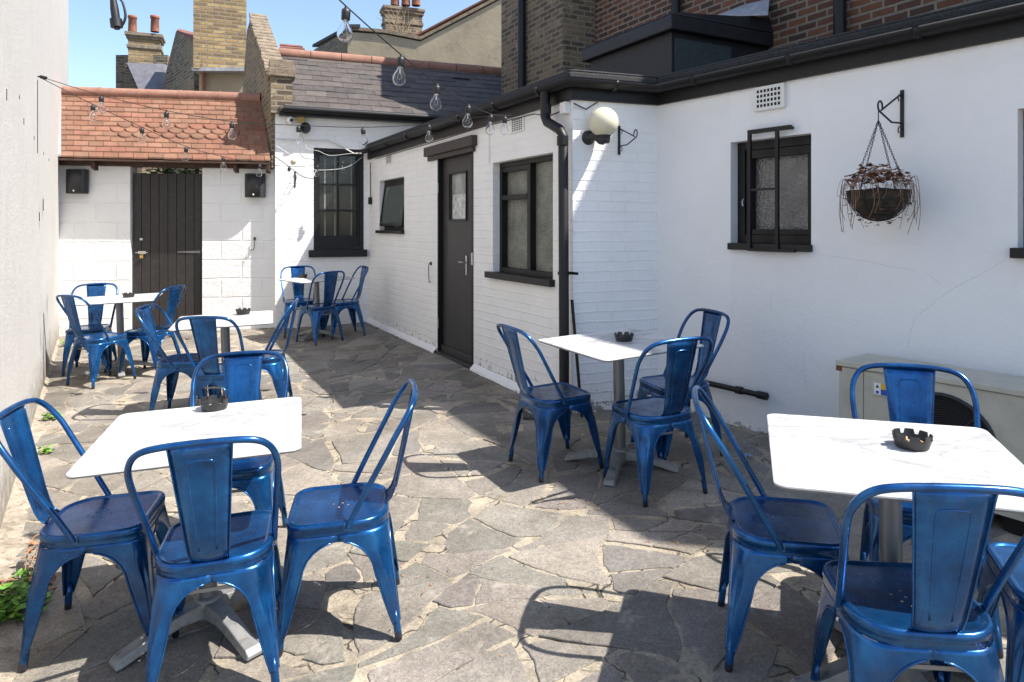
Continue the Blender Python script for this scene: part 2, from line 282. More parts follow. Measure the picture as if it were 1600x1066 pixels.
# ------------------------------------------------------------------ mesh builder
class MB:
    def __init__(s): s.v = []; s.f = []; s.sm = []; s.t = []; s.tint = None; s.mi = []; s.m = 0
    def add(s, vs, fs, smooth=False, tint=None):
        o = len(s.v); s.v += [Vector(p) for p in vs]
        for f in fs:
            s.f.append([i + o for i in f]); s.sm.append(smooth); s.t.append(tint or s.tint or (1, 1, 1)); s.mi.append(s.m)
        return s
    def hexa(s, p, tint=None):       # p: 8 points, bottom ring 0-3 then top ring 4-7
        return s.add(p, [(3, 2, 1, 0), (4, 5, 6, 7), (0, 1, 5, 4), (1, 2, 6, 5), (2, 3, 7, 6), (3, 0, 4, 7)], tint=tint)
    def box(s, c, size, mat=None, tint=None):
        x, y, z = [k / 2 for k in size]; c = Vector(c)
        p = [Vector((a * x, b * y, d * z)) for d in (-1, 1) for a, b in ((-1, -1), (1, -1), (1, 1), (-1, 1))]
        if mat is not None: p = [mat @ q for q in p]
        return s.hexa([c + q for q in p], tint)
    def tube(s, pts, r, n=8, caps=True, closed=False, smooth=True):
        pts = [Vector(p) for p in pts]; N = len(pts); rr = r if hasattr(r, '__len__') else [r] * N
        rings = []; up = None
        for i, p in enumerate(pts):
            a = pts[i - 1] if (i > 0 or closed) else p; b = pts[(i + 1) % N] if (i < N - 1 or closed) else p
            d = (b - a).normalized()
            if up is None:
                up = Vector((0, 0, 1)) if abs(d.z) < .9 else Vector((1, 0, 0))
            x = d.cross(up).normalized(); y = x.cross(d).normalized(); up = y
            rings.append([p + (x * math.cos(2 * math.pi * k / n) + y * math.sin(2 * math.pi * k / n)) * rr[i] for k in range(n)])
        vs = [q for g in rings for q in g]; fs = []
        for i in range(N if closed else N - 1):
            j = (i + 1) % N
            for k in range(n):
                l = (k + 1) % n; fs.append((i * n + k, i * n + l, j * n + l, j * n + k))
        s.add(vs, fs, smooth)
        if caps and not closed:
            s.add(rings[0], [tuple(range(n))[::1]]); s.add(rings[-1], [tuple(range(n))[::-1]])
        return s
    def lathe(s, prof, o=(0, 0, 0), n=24, mat=None, smooth=True):   # prof: (r, z)
        o = Vector(o); vs = []
        for r, z in prof:
            for k in range(n):
                q = Vector((r * math.cos(2 * math.pi * k / n), r * math.sin(2 * math.pi * k / n), z))
                vs.append(o + (mat @ q if mat is not None else q))
        fs = [(i * n + k, i * n + (k + 1) % n, (i + 1) * n + (k + 1) % n, (i + 1) * n + k) for i in range(len(prof) - 1) for k in range(n)]
        return s.add(vs, fs, smooth)
    def prism(s, poly, ext, tint=None):
        ext = Vector(ext); a = [Vector(p) for p in poly]; b = [p + ext for p in a]; n = len(a)
        return s.add(a + b, [tuple(range(n))[::-1], tuple(range(n, 2 * n))] + [(i, (i + 1) % n, n + (i + 1) % n, n + i) for i in range(n)], tint=tint)
    def build(s, name, mat, parent=None, base=None, bevel=0, solid=0, recalc=True, weld=False):
        if parent is not None: base = parent['_b'] if '_b' in parent else (0, 0, 0)
        base = Vector(base or (0, 0, 0))
        me = bpy.data.meshes.new(name); me.from_pydata([v - base for v in s.v], [], s.f)
        mats = mat if isinstance(mat, (list, tuple)) else [mat]
        for m in mats: me.materials.append(m)
        for i, p in enumerate(me.polygons): p.use_smooth = s.sm[i]; p.material_index = s.mi[i]
        if any(t != (1, 1, 1) for t in s.t):
            ca = me.color_attributes.new('tint', 'FLOAT_COLOR', 'CORNER')
            for p in me.polygons:
                for li in p.loop_indices: ca.data[li].color = (*s.t[p.index], 1)
        elif any(m.name in ('clay_tile', 'slate', 'weed_leaf', 'dry_leaf', 'paving_stone') for m in mats):
            ca = me.color_attributes.new('tint', 'FLOAT_COLOR', 'CORNER')
            for d in ca.data: d.color = (1, 1, 1, 1)
        if recalc or weld:
            bm = bmesh.new(); bm.from_mesh(me)
            if weld: bmesh.ops.remove_doubles(bm, verts=bm.verts, dist=1e-5)
            if recalc: bmesh.ops.recalc_face_normals(bm, faces=bm.faces)
            bm.to_mesh(me); bm.free()
        uv = me.uv_layers.new(name='UVMap')
        for p in me.polygons:
            n = p.normal
            t = Vector((0, 0, 1)).cross(n)
            t = Vector((1, 0, 0)) if t.length < .05 else t.normalized()
            b = n.cross(t)
            for li in p.loop_indices:
                co = me.vertices[me.loops[li].vertex_index].co + Vector((base.x, base.y, base.z)); uv.data[li].uv = (co.dot(t), co.dot(b))
        o = bpy.data.objects.new(name, me); C.objects.link(o)
        if parent is not None: o.parent = parent
        else: o.location = base
        o['_b'] = tuple(base)
        if bevel:
            m = o.modifiers.new('bevel', 'BEVEL'); m.width = bevel; m.segments = 2; m.limit_method = 'ANGLE'; m.angle_limit = R(50)
        if solid:
            m = o.modifiers.new('solid', 'SOLIDIFY'); m.thickness = solid; m.offset = -1
        return o

def tag(o, label=None, cat=None, group=None, kind=None):
    if label: o['label'] = label
    if cat: o['category'] = cat
    if group: o['group'] = group
    if kind: o['kind'] = kind
    return o
def thing(name, loc, label, cat, group=None):
    o = bpy.data.objects.new(name, None); o.empty_display_size = .1; C.objects.link(o); o.location = loc; o['_b'] = tuple(loc)
    return tag(o, label, cat, group)
def kids(o): return [c for c in bpy.data.objects if c.parent == o]
def copy_tree(o, parent=None):
    c = o.copy(); C.objects.link(c)
    if parent is not None: c.parent = parent
    for k in kids(o): copy_tree(k, c)
    return c
def ray(px, py): return (px - 800) / F, (Y0 - py) / F        # X/Y and (z-H)/Y
def at(px, py, Y): a, b = ray(px, py); return Vector((a * Y, Y, H + b * Y))

def catmull(P, k=8):
    out = []
    for i in range(len(P) - 1):
        p0, p1, p2, p3 = P[max(0, i - 1)], P[i], P[i + 1], P[min(len(P) - 1, i + 2)]
        for j in range(k):
            t_ = j / k; out.append(.5 * ((2 * p1) + (p2 - p0) * t_ + (2 * p0 - 5 * p1 + 4 * p2 - p3) * t_ ** 2 + (3 * p1 - p0 - 3 * p2 + p3) * t_ ** 3))
    return out + [P[-1]]

class Wall:      # a vertical plane in the place: origin P, direction u, outward normal n
    def __init__(s, P, u, n): s.P = Vector((P[0], P[1], 0)); s.u = Vector((u[0], u[1], 0)).normalized(); s.n = Vector((n[0], n[1], 0)).normalized()
    def pt(s, a, z, d=0): return s.P + s.u * a + s.n * d + Vector((0, 0, z))
    def sz(s, px, py, d=0):
        a, b = ray(px, py); P = s.P + s.n * d
        # P.x+u.x t = a (P.y+u.y t)
        t = (a * P.y - P.x) / (s.u.x - a * s.u.y); Y = P.y + s.u.y * t
        return t, H + b * Y
    def box(s, mb, a0, a1, z0, z1, d0, d1, tint=None):
        return mb.hexa([s.pt(a0, z0, d0), s.pt(a1, z0, d0), s.pt(a1, z0, d1), s.pt(a0, z0, d1),
                        s.pt(a0, z1, d0), s.pt(a1, z1, d0), s.pt(a1, z1, d1), s.pt(a0, z1, d1)], tint)
    def holed(s, mb, a0, a1, z0, z1, holes, thick=.12):
        A = sorted({a0, a1, *[h[0] for h in holes], *[h[1] for h in holes]}); Z = sorted({z0, z1, *[h[2] for h in holes], *[h[3] for h in holes]})
        inh = lambda a, z: any(h[0] < a < h[1] and h[2] < z < h[3] for h in holes)
        for i in range(len(A) - 1):
            for j in range(len(Z) - 1):
                if inh((A[i] + A[i + 1]) / 2, (Z[j] + Z[j + 1]) / 2): continue
                mb.add([s.pt(A[i], Z[j]), s.pt(A[i + 1], Z[j]), s.pt(A[i + 1], Z[j + 1]), s.pt(A[i], Z[j + 1])], [(0, 1, 2, 3)])
        for h0, h1, y0, y1 in holes:
            f = [s.pt(h0, y0), s.pt(h1, y0), s.pt(h1, y1), s.pt(h0, y1)]; b = [p - s.n * thick for p in f]
            mb.add(f + b, [(i, 4 + i, 4 + (i + 1) % 4, (i + 1) % 4) for i in range(4)])
        f = [s.pt(a0, z0), s.pt(a1, z0), s.pt(a1, z1), s.pt(a0, z1)]; b = [p - s.n * thick for p in f]
        mb.add(f + b, [(i, 4 + i, 4 + (i + 1) % 4, (i + 1) % 4) for i in range(4)])
        return mb

DU = Vector((-.475, .88)).normalized(); DN = Vector((-DU.y, DU.x))       # along / outward of the wall with the door
DW = Wall((.463, 5.205), DU, DN)
IN = Vector((1.165, 5.45)); LWu = (IN - Vector((.463, 5.205))); LW = Wall((.463, 5.205), LWu, (LWu.y, -LWu.x)); LWL = LWu.length
RWu = Vector((.586, -.81)).normalized(); RW = Wall(IN, RWu, (RWu.y, -RWu.x))
DWL = (Vector((-2.1, 9.9)) - Vector((.463, 5.205))).length
DEND = DW.pt(DWL, 0)
BWu = Vector((.93, .36)).normalized()                                      # back wall
B0 = Vector((-3.275, 9.445)); BW = Wall(B0, BWu, (BWu.y, -BWu.x)); BWL = (Vector((DEND.x, DEND.y)) - B0).length + .05
G0 = Vector((-6.17, 9.3)); G1 = Vector((-3.35, 9.58)); GWu = (G1 - G0); GWL = GWu.length; GW = Wall(G0, GWu, (GWu.y, -GWu.x))
SWu = Vector((-.613, 1)).normalized(); SW = Wall((-4.684 + .613 * 6.875, 0), SWu, (SWu.y, -SWu.x))    # left wall, s from Y=0

# ------------------------------------------------------------------ ground and paving
mb = MB(); mb.add([(-400, -400, -.3), (400, -400, -.3), (400, 400, -.3), (-400, 400, -.3)], [(0, 1, 2, 3)])
tag(mb.build('ground', M['soil']), kind='structure')
x0, x1, y0_, y1 = -7.2, 3.2, .8, 10.6; st = .045
nx = int((x1 - x0) / st); ny = int((y1 - y0_) / st); vs = []
for j in range(ny + 1):
    for i in range(nx + 1):
        x = x0 + i * st; y = y0_ + j * st
        n = noise.fractal(Vector((x * 2.3, y * 2.3, 1)), 1, 2, 4) * .0042 + noise.noise(Vector((x * 11, y * 11, 4))) * .002
        vs.append((x, y, gz(x, y) - .0062 + n))
mb = MB(); mb.add(vs, [(j * (nx + 1) + i, j * (nx + 1) + i + 1, (j + 1) * (nx + 1) + i + 1, (j + 1) * (nx + 1) + i) for j in range(ny) for i in range(nx)], True)
mb.add([(-7.2, -6, gz(-7.2, -6) - .02), (5, -6, gz(5, -6) - .02), (5, .82, gz(5, .82) - .02), (-7.2, .82, gz(-7.2, .82) - .02)], [(0, 1, 2, 3)])
tag(mb.build('mortar_bed', M['mortar'], recalc=False), kind='structure')

def clip(poly, nx_, ny_, c):     # keep points with n.p <= c
    out = []
    for i in range(len(poly)):
        a = poly[i]; b = poly[(i + 1) % len(poly)]; da = a[0] * nx_ + a[1] * ny_ - c; db = b[0] * nx_ + b[1] * ny_ - c
        if da <= 0: out.append(a)
        if da * db < 0:
            t = da / (da - db); out.append((a[0] + (b[0] - a[0]) * t, a[1] + (b[1] - a[1]) * t))
    return out
rg = random.Random(21)
TINTS = [(.34, .325, .30), (.36, .34, .31), (.365, .335, .31), (.335, .33, .30), (.42, .39, .35), (.28, .27, .26), (.44, .405, .36), (.345, .32, .305), (.35, .34, .31)]
def parea(p): return abs(sum(p[i][0] * p[(i + 1) % len(p)][1] - p[(i + 1) % len(p)][0] * p[i][1] for i in range(len(p)))) / 2
def pcen(p): n = len(p); return (sum(q[0] for q in p) / n, sum(q[1] for q in p) / n)
def split(p, out):
    a = parea(p)
    if a < .025 or (a < .24 and a < rg.choice([.05, .08, .12, .16, .20, .24])): out.append(p); return
    c = pcen(p); sxx = sum((q[0] - c[0]) ** 2 for q in p); syy = sum((q[1] - c[1]) ** 2 for q in p); sxy = sum((q[0] - c[0]) * (q[1] - c[1]) for q in p)
    th = .5 * math.atan2(2 * sxy, sxx - syy) + rg.gauss(0, .38)
    nx_, ny_ = math.cos(th), math.sin(th); r = math.sqrt(a) * .16
    k = (c[0] + rg.uniform(-r, r)) * nx_ + (c[1] + rg.uniform(-r, r)) * ny_
    for q in (clip(p, nx_, ny_, k), clip(p, -nx_, -ny_, -k)):
        if len(q) >= 3: split(q, out)
cells = []; split([(-7.5, .5), (3.6, .5), (3.6, 10.9), (-7.5, 10.9)], cells)
def warp(p):
    x, y = p.x, p.y
    return Vector((x + noise.noise(Vector((x * .7, y * .7, 3))) * .34 + noise.noise(Vector((x * 2.1, y * 2.1, 9))) * .10, y + noise.noise(Vector((x * .7, y * .7, 23))) * .34 + noise.noise(Vector((x * 2.1, y * 2.1, 39))) * .10, 0))
pv = MB()
for poly in cells:
    ar = parea(poly); c0 = pcen(poly)
    if ar < .03 and rg.random() < .5: continue
    base_gap = rg.choice([.002, .003, .005, .010]); src = list(poly); q = list(poly)
    for i in range(len(src)):
        a, b = src[i], src[(i + 1) % len(src)]; L = math.hypot(b[0] - a[0], b[1] - a[1])
        if L < 1e-4: continue
        n_ = ((b[1] - a[1]) / L, -(b[0] - a[0]) / L)
        if n_[0] * (c0[0] - a[0]) + n_[1] * (c0[1] - a[1]) > 0: n_ = (-n_[0], -n_[1])
        g = base_gap + (rg.uniform(.012, .05) if rg.random() < .16 else 0)
        q = clip(q, n_[0], n_[1], n_[0] * a[0] + n_[1] * a[1] - g)
    for v in src:                 # knocked-off corners leave pockets of mortar
        if rg.random() < .55:
            d = math.hypot(v[0] - c0[0], v[1] - c0[1])
            if d < .08: continue
            th = math.atan2(v[1] - c0[1], v[0] - c0[0]) + rg.uniform(-.5, .5); n_ = (math.cos(th), math.sin(th))
            if len(q) > 2: q = clip(q, n_[0], n_[1], n_[0] * v[0] + n_[1] * v[1] - rg.uniform(.012, min(.085, d * .3)))
    if len(q) < 3 or parea(q) < .008: continue
    pts = []
    for i in range(len(q)):
        a = Vector((*q[i], 0)); b = Vector((*q[(i + 1) % len(q)], 0)); L = (b - a).length
        k = max(1, int(L / .022)); nrm = Vector((-(b - a).y, (b - a).x, 0)) / max(L, 1e-6)
        for j in range(k):
            p = a.lerp(b, j / k); w_ = noise.noise(Vector((p.x * 9, p.y * 9, 2))) * .010 + noise.noise(Vector((p.x * 40, p.y * 40, 7))) * .006
            pts.append(warp(p + nrm * w_))
    if len(pts) < 5: continue
    cen = Vector((sum(p.x for p in pts), sum(p.y for p in pts), 0)) / len(pts); x, y = cen.x, cen.y
    hz = rg.uniform(-.0045, .002); tx, ty = rg.uniform(-.011, .011), rg.uniform(-.011, .011)
    zf = lambda p: gz(p.x, p.y) + hz + tx * (p.x - x) + ty * (p.y - y)
    n = len(pts)
    top = [Vector((*(p + (cen - p).normalized() * .004).xy, zf(p))) for p in pts]
    mid = [Vector((p.x, p.y, zf(p) - .003)) for p in pts]
    low = [Vector((p.x, p.y, zf(p) - .04)) for p in pts]
    tt = rg.choice(TINTS); k = rg.uniform(.92, 1.22); tt = (tt[0] * k * 1.05, tt[1] * k, tt[2] * k * .94)
    pv.add(top + mid + low, [tuple(range(n))] + [(i, n + i, n + (i + 1) % n, (i + 1) % n) for i in range(n)] + [(n + i, 2 * n + i, 2 * n + (i + 1) % n, n + (i + 1) % n) for i in range(n)], tint=tt)
tag(pv.build('crazy_paving', M['stone']), kind='structure')
# rough strip of gravel and soil at the foot of the left wall
mb = MB(); N = 90; vs = []
for i in range(N + 1):
    s = 1.5 + i * .1
    wd = .25 + .06 * noise.noise(Vector((s * 1.3, 0, 0))) - .012 * i * .3
    for j in range(9):
        wj = wd + .07 * noise.noise(Vector((s * 3.1, 5, 0))) + .04 * noise.noise(Vector((s * 9, 7, 0)))
        d = max(.04, wj) * j / 8; p = SW.pt(s, 0, d); h = .022 * (1 - j / 8) - .012 * (j / 8) + .009 * noise.noise(Vector((p.x * 9, p.y * 9, 0)))
        vs.append((p.x, p.y, gz(p.x, p.y) + h - (.02 if j == 8 else 0)))
mb.add(vs, [(i * 9 + j, i * 9 + j + 1, (i + 1) * 9 + j + 1, (i + 1) * 9 + j) for i in range(N) for j in range(8)], True)
tag(mb.build('gravel_strip', M['verge']), kind='structure')

# ------------------------------------------------------------------ left wall
t = thing('boundary_wall', SW.pt(5, 0), 'tall cream rendered wall running along the left side of the yard', 'wall')
mb = MB(); SW.box(mb, 2.4, 15.15, -.3, 6.5, -3.5, 0); mb.build('wall', M['left_render'], t)
mb = MB()
for px, py, h in ((10, 148, .03), (37, 190, .02), (53, 216, .015), (68, 240, .015), (76, 250, .012), (30, 152, .012)):
    s, z = SW.sz(px, py); SW.box(mb, s - .006, s + .006, z - h, z + h, -.01, .003)
for pts in (((190, 200), (189, 222), (190, 250)), ((172, 258), (172, 296)), ((190, 700), (193, 760), (200, 850), (203, 980))):
    q = [SW.sz(p[0] / 2.806, p[1] / 2.806 + 240) for p in pts]
    mb.tube([SW.pt(a, z, .001) for a, z in q], .004, 4)
s1, za = SW.sz(58, 125); s2, zb = SW.sz(58.5, 240); mb.tube([SW.pt(s1, za, .003), SW.pt(s1 + .01, zb, .003)], .003, 4)
mb.build('crack', M['hole'], t)

# ------------------------------------------------------------------ gate wall with tiled roof
gs0, gtop = GW.sz(203.5, 276); gs1, _ = GW.sz(316, 276)
t = thing('block_wall', GW.pt(GWL / 2, 0), 'white painted block wall under the small tiled roof, around the gate', 'wall')
mb = MB(); GW.holed(mb, 0, gs0, -.3, 2.36, [], .22); mb.build('wall', M['wblock'], t)
mb = MB(); GW.holed(mb, gs1, GWL + .1, -.3, 2.36, [], .22); mb.build('wall', M['wblock'], t)
def gh(s): return 2.335 - .03 * s / GWL         # the beam dips to the right
mb = MB()
mb.hexa([GW.pt(0, gh(0), -.1), GW.pt(GWL, gh(GWL), -.1), GW.pt(GWL, gh(GWL), .10), GW.pt(0, gh(0), .10),
         GW.pt(0, gh(0) + .09, -.1), GW.pt(GWL, gh(GWL) + .09, -.1), GW.pt(GWL, gh(GWL) + .09, .10), GW.pt(0, gh(0) + .09, .10)])
mb.build('beam', M['beam'], t, bevel=.006)
mb = MB()
for px in (146, 368, 418): 
    s, _ = GW.sz(px, 270, .18); mb.hexa([GW.pt(s - .025, gh(s) - .07, .1), GW.pt(s + .025, gh(s) - .07, .1), GW.pt(s + .025, gh(s) - .04, .2), GW.pt(s - .025, gh(s) - .04, .2),
         GW.pt(s - .025, gh(s) + .05, .1), GW.pt(s + .025, gh(s) + .05, .1), GW.pt(s + .025, gh(s) + .04, .2), GW.pt(s - .025, gh(s) + .04, .2)])
mb.build('rafter_end', M['beam'], t)
def gcut(sd, d): return 0
E0 = .27; RZ = 3.46; RD = -.78          # eave distance out, ridge height, ridge depth
slope = Vector((0, 0)); SL = math.hypot(E0 - RD, RZ - 2.42)
def groof(s, v, lift=0):                # v metres up the slope from the eave
    k = v / SL; z = (gh(s) + .075) * (1 - k) + (RZ - .05 * s / GWL) * k; d = E0 * (1 - k) + RD * k
    sh = -k * (.55 - .15 * s / GWL)      # the verges run parallel to the side walls
    return GW.pt(s + sh + .11 * (1 - s / GWL) + .03, z, d) + Vector((0, 0, lift))
mb = MB(); rows = 13; ex = SL / rows; rt = random.Random(5)
for r in range(rows):
    w_ = .197; o = (r % 2) * w_ / 2; s = -o
    while s < GWL - .02:
        a, b = max(0, s), min(GWL, s + w_ - .006)
        if b - a > .03:
            v0 = r * ex + rt.uniform(-.004, .004); v1 = v0 + ex * 1.5; lf = rt.uniform(.0, .007); k = rt.uniform(.8, 1.12); g = rt.uniform(.92, 1.08)
            tint = (.25 * k, .132 * k * g, .09 * k * g); tint = (.25, .115, .08) if rt.random() < .12 else tint
            th = .021
            fancy = r in (4, 5, 6) and .75 < (a + b) / 2 < GWL - .38
            if not fancy:
                p = [groof(a, v0, .030 + lf), groof(b, v0, .030 + lf), groof(b, v1, .008), groof(a, v1, .008)]
                mb.hexa([q + Vector((0, 0, -th)) for q in p] + p, tint)
            else:
                m_ = (a + b) / 2; hw = (b - a) / 2; cv = []
                for q in range(9):
                    an = math.pi * q / 8; cv.append((m_ - hw * .93 * math.cos(an), v0 + .045 - .075 * math.sin(an) ** .8))
                pl = [groof(x, v, .038 + lf) for x, v in cv] + [groof(b, v0 + .05, .027), groof(b, v1, .008), groof(a, v1, .008), groof(a, v0 + .05, .027)]
                n = len(pl); lo = [q + Vector((0, 0, -.022)) for q in pl]
                mb.add(pl + lo, [tuple(range(n)), tuple(range(2 * n - 1, n - 1, -1))] + [(i, n + i, n + (i + 1) % n, (i + 1) % n) for i in range(n)], tint=tint)
        s += w_
rf = mb.build('roof', M['tile'], t)
mb = MB(); mb.hexa([groof(0, 0, -.03), groof(GWL, 0, -.03), groof(GWL, SL, -.03), groof(0, SL, -.03), groof(0, 0, -.012), groof(GWL, 0, -.012), groof(GWL, SL, -.012), groof(0, SL, -.012)])
mb.build('roof_boards', M['beam'], rf)
mb = MB(); k = 5
for i in range(k):
    a = GWL * i / k; b = GWL * (i + 1) / k - .012; c0 = groof(a, SL, .02); c1 = groof(b, SL, .02)
    mb.tube([c0, c1], .085, 14)
    mb.tube([c1 - (c1 - c0).normalized() * .01, c1 + (c1 - c0).normalized() * .02], .092, 12)
mb.build('ridge_tile', M['ridge'], rf)
mb = MB()
for i in range(8):
    v = SL * i / 8; mb.hexa([groof(-.12, v, 0), groof(.03, v, .03), groof(.03, v + SL / 7.6, .03), groof(-.12, v + SL / 7.6, .01),
                             groof(-.12, v, .05), groof(.03, v, .05), groof(.03, v + SL / 7.6, .042), groof(-.12, v + SL / 7.6, .045)])
mb.build('flashing', M['lead'], rf)

# gate
gp = GW.pt((gs0 + gs1) / 2, .06); t = thing('wooden_gate', gp, 'dark brown boarded gate with padlock in the white block wall', 'gate')
mb = MB(); nb = 8; wg = (gs1 - gs0 - .02) / nb; gzb = .05
for i in range(nb): GW.box(mb, gs0 + .01 + i * wg + .003, gs0 + .01 + (i + 1) * wg - .003, gzb, gtop + .05, -.09, -.05)
GW.box(mb, gs0 + .012, gs1 - .012, gzb + .01, gtop, -.12, -.092); mb.build('boards', M['gate_paint'], t, bevel=.003)
mb = MB(); GW.box(mb, gs1 - .035, gs1 - .001, 0, gtop + .03, -.14, -.02); mb.build('post', M['black'], t)
mb = MB(); s, z = GW.sz(210, 395); s2_, _ = GW.sz(229, 395); mb.tube([GW.pt(s, z, -.035), GW.pt(s2_, z, -.035)], .007, 8); GW.box(mb, s + .03, s2_ - .03, z - .02, z + .02, -.049, -.042)
GW.box(mb, *(GW.sz(219, 372)[0] + k for k in (-.018, .018)), z + .17, z + .2, -.049, -.03); mb.build('bolt', M['chrome'], t)
mb = MB(); s, z = GW.sz(220, 401); GW.box(mb, s - .022, s + .022, z - .025, z + .015, -.035, -.015)
mb.tube([GW.pt(s + .014 * math.cos(a), z + .014 + .02 * math.sin(a), -.025) for a in [math.pi * k / 6 for k in range(7)]], .003, 6)
mb.build('padlock', M['brass'], t, bevel=.003)
for py in (395,):
    mb = MB(); s, z = GW.sz(275, py - 1); s2_, _ = GW.sz(314, py); mb.hexa([GW.pt(s, z - .006, -.049), GW.pt(s2_, z - .018, -.049), GW.pt(s2_, z - .018, -.042), GW.pt(s, z - .006, -.042),
        GW.pt(s, z + .006, -.049), GW.pt(s2_, z + .018, -.049), GW.pt(s2_, z + .018, -.042), GW.pt(s, z + .006, -.042)]); mb.build('hinge', M['column'], t)
# climbing leaves seen over the gate
def leaves(mb, c, rad, n, size, rnd, cols, flat=False):
    for _ in range(n):
        while True:
            q = Vector([rnd.uniform(-1, 1) for _ in range(3)])
            if q.length < 1: break
        p = Vector(c) + Vector((q.x * rad[0], q.y * rad[1], abs(q.z) * rad[2] if flat else q.z * rad[2]))
        a = rnd.uniform(0, 6.28); e = rnd.uniform(-.5, .9); u = Vector((math.cos(a), math.sin(a), e * .6)).normalized(); v_ = u.cross(Vector((rnd.uniform(-.4, .4), rnd.uniform(-.4, .4), 1))).normalized()
        w_ = u.cross(v_); s = size * rnd.uniform(.5, 1.2); col = rnd.choice(cols)
        out = [(0, 0, 0), (.25, .32, .05), (.6, .42, .10), (.85, .25, .06), (1.05, 0, -.05), (.85, -.25, .06), (.6, -.42, .10), (.25, -.32, .05), (.55, 0, -.02)]
        mb.add([p + u * (x * s) + v_ * (y * s) + w_ * (z * s) for x, y, z in out], [(0, 1, 8), (1, 2, 8), (2, 3, 8), (3, 4, 8), (4, 5, 8), (5, 6, 8), (6, 7, 8), (7, 0, 8)], tint=col)
GC = [(1, 1, 1), (1.4, 1.3, 1.2), (.6, .7, .6), (1.2, 1.0, .8)]
rl = random.Random(3); mb = MB(); leaves(mb, GW.pt(gs0 + .52, 2.12, -.5), (.66, .25, .36), 1100, .075, rl, GC)
o = mb.build('climbing_plant', M['leaf'], base=GW.pt(gs0 + .45, 0, -.5), recalc=False); tag(o, 'green leaves showing over the top of the boarded gate', 'plant')
mb = MB(); mb.tube([GW.pt(gs0 + .45, -.2, -.55), GW.pt(gs0 + .42, 1, -.5), GW.pt(gs0 + .47, 2.1, -.55)], .012, 6); mb.build('stem', M['twig'], o)

# speakers on the block wall
def speaker(px, py, label):
    s, z = GW.sz(px, py, .1); t = thing('loudspeaker', GW.pt(s, z, .0), label, 'loudspeaker', 'loudspeakers on the gate wall')
    hw, hh = .135, .165; mb = MB(); prof = []
    for q in range(13):
        a = math.pi * q / 12; prof.append((-hw * math.cos(a), .075 + .075 * math.sin(a)))
    pl = [(-hw, .03)] + prof + [(hw, .03)]
    def T(x, d, z_): return GW.pt(s + x, z + z_, d)
    n = len(pl); mb.add([T(x, d, -hh) for x, d in pl] + [T(x, d, hh) for x, d in pl], [tuple(range(n)), tuple(range(2 * n - 1, n - 1, -1))] + [(i, (i + 1) % n, n + (i + 1) % n, n + i) for i in range(n)])
    mb.build('cabinet', M['speaker'], t, bevel=.008)
    mb = MB(); sc = .88; pl2 = [(x * sc, d + .006) for x, d in prof]; n = len(pl2)
    mb.add([T(x, d, -hh * .9) for x, d in pl2] + [T(x, d, hh * .9) for x, d in pl2], [(i, i + 1, n + i + 1, n + i) for i in range(n - 1)], True); mb.build('grille', M['speaker'], t, solid=.004)
    mb = MB(); mb.lathe([(0, .004), (.012, .003), (.013, 0)], T(0, .158, -hh * .78), 12, Matrix.Rotation(R(90), 3, 'X')); mb.build('badge', M['white_plastic'], t)
    mb = MB(); GW.box(mb, s - .03, s + .03, z - .05, z + .05, .0, .031); mb.build('bracket', M['iron'], t)
speaker(118.5, 283.5, 'black wall loudspeaker left of the gate, beside the cream wall')
speaker(397.5, 290, 'black wall loudspeaker right of the gate under the tiled eave')
def cabin_hook(W, px, py0, py1, label):
    s, z0 = W.sz(px, py0); _, z1 = W.sz(px, py1); mb = MB()
    W.box(mb, s - .015, s + .015, z0 - .02, z0 + .02, 0, .012)
    mb.tube([W.pt(s, z0, .012), W.pt(s, z0, .03), W.pt(s + .005, z0 - .05, .032), W.pt(s, z1 + .03, .03), W.pt(s - .01, z1 + .008, .03), W.pt(s - .03, z1, .03), W.pt(s - .045, z1 + .012, .03)], .005, 8)
    tag(mb.build('cabin_hook', M['iron'], base=W.pt(s, z1)), label, 'hook', 'door hooks on the walls')
cabin_hook(GW, 398, 373, 391, 'small black hook on the white blocks right of the gate')
cabin_hook(DW, 674, 412, 441, 'long black hook on white brick left of the charcoal door')

# ------------------------------------------------------------------ slate-roofed outbuilding at the back
bws0, bwz0 = BW.sz(490, 391); bws1, bwz1 = BW.sz(568.5, 234)
t = thing('outbuilding', BW.pt(.6, 0), 'white brick outbuilding with slate roof at the far end of the yard', 'building')
mb = MB(); BW.holed(mb, 0, BWL + 2.2, -.3, 3.16, [(bws0, bws1, bwz0, bwz1)], .13); mb.build('wall', M['wbrick_back'], t)
mb = MB(); a = BW.pt(0, -.3, -.001); mb.prism([BW.pt(0, -.3, -.01), BW.pt(0, 3.16, -.01), BW.pt(0, 3.16, -2), BW.pt(0, -.3, -2)], BW.u * .1); mb.build('wall', M['wbrick_back'], t)
EV = 3.13; RV = 4.30; RDp = -1.78; SLs = math.hypot(1.78 + .16, RV - EV)
def sroof(s, v, lift=0): k = v / SLs; return BW.pt(s, EV * (1 - k) + RV * k + lift, .16 * (1 - k) + RDp * k)
mb = MB(); rows = 10; ex = SLs / rows; rt = random.Random(11); L = 5.6
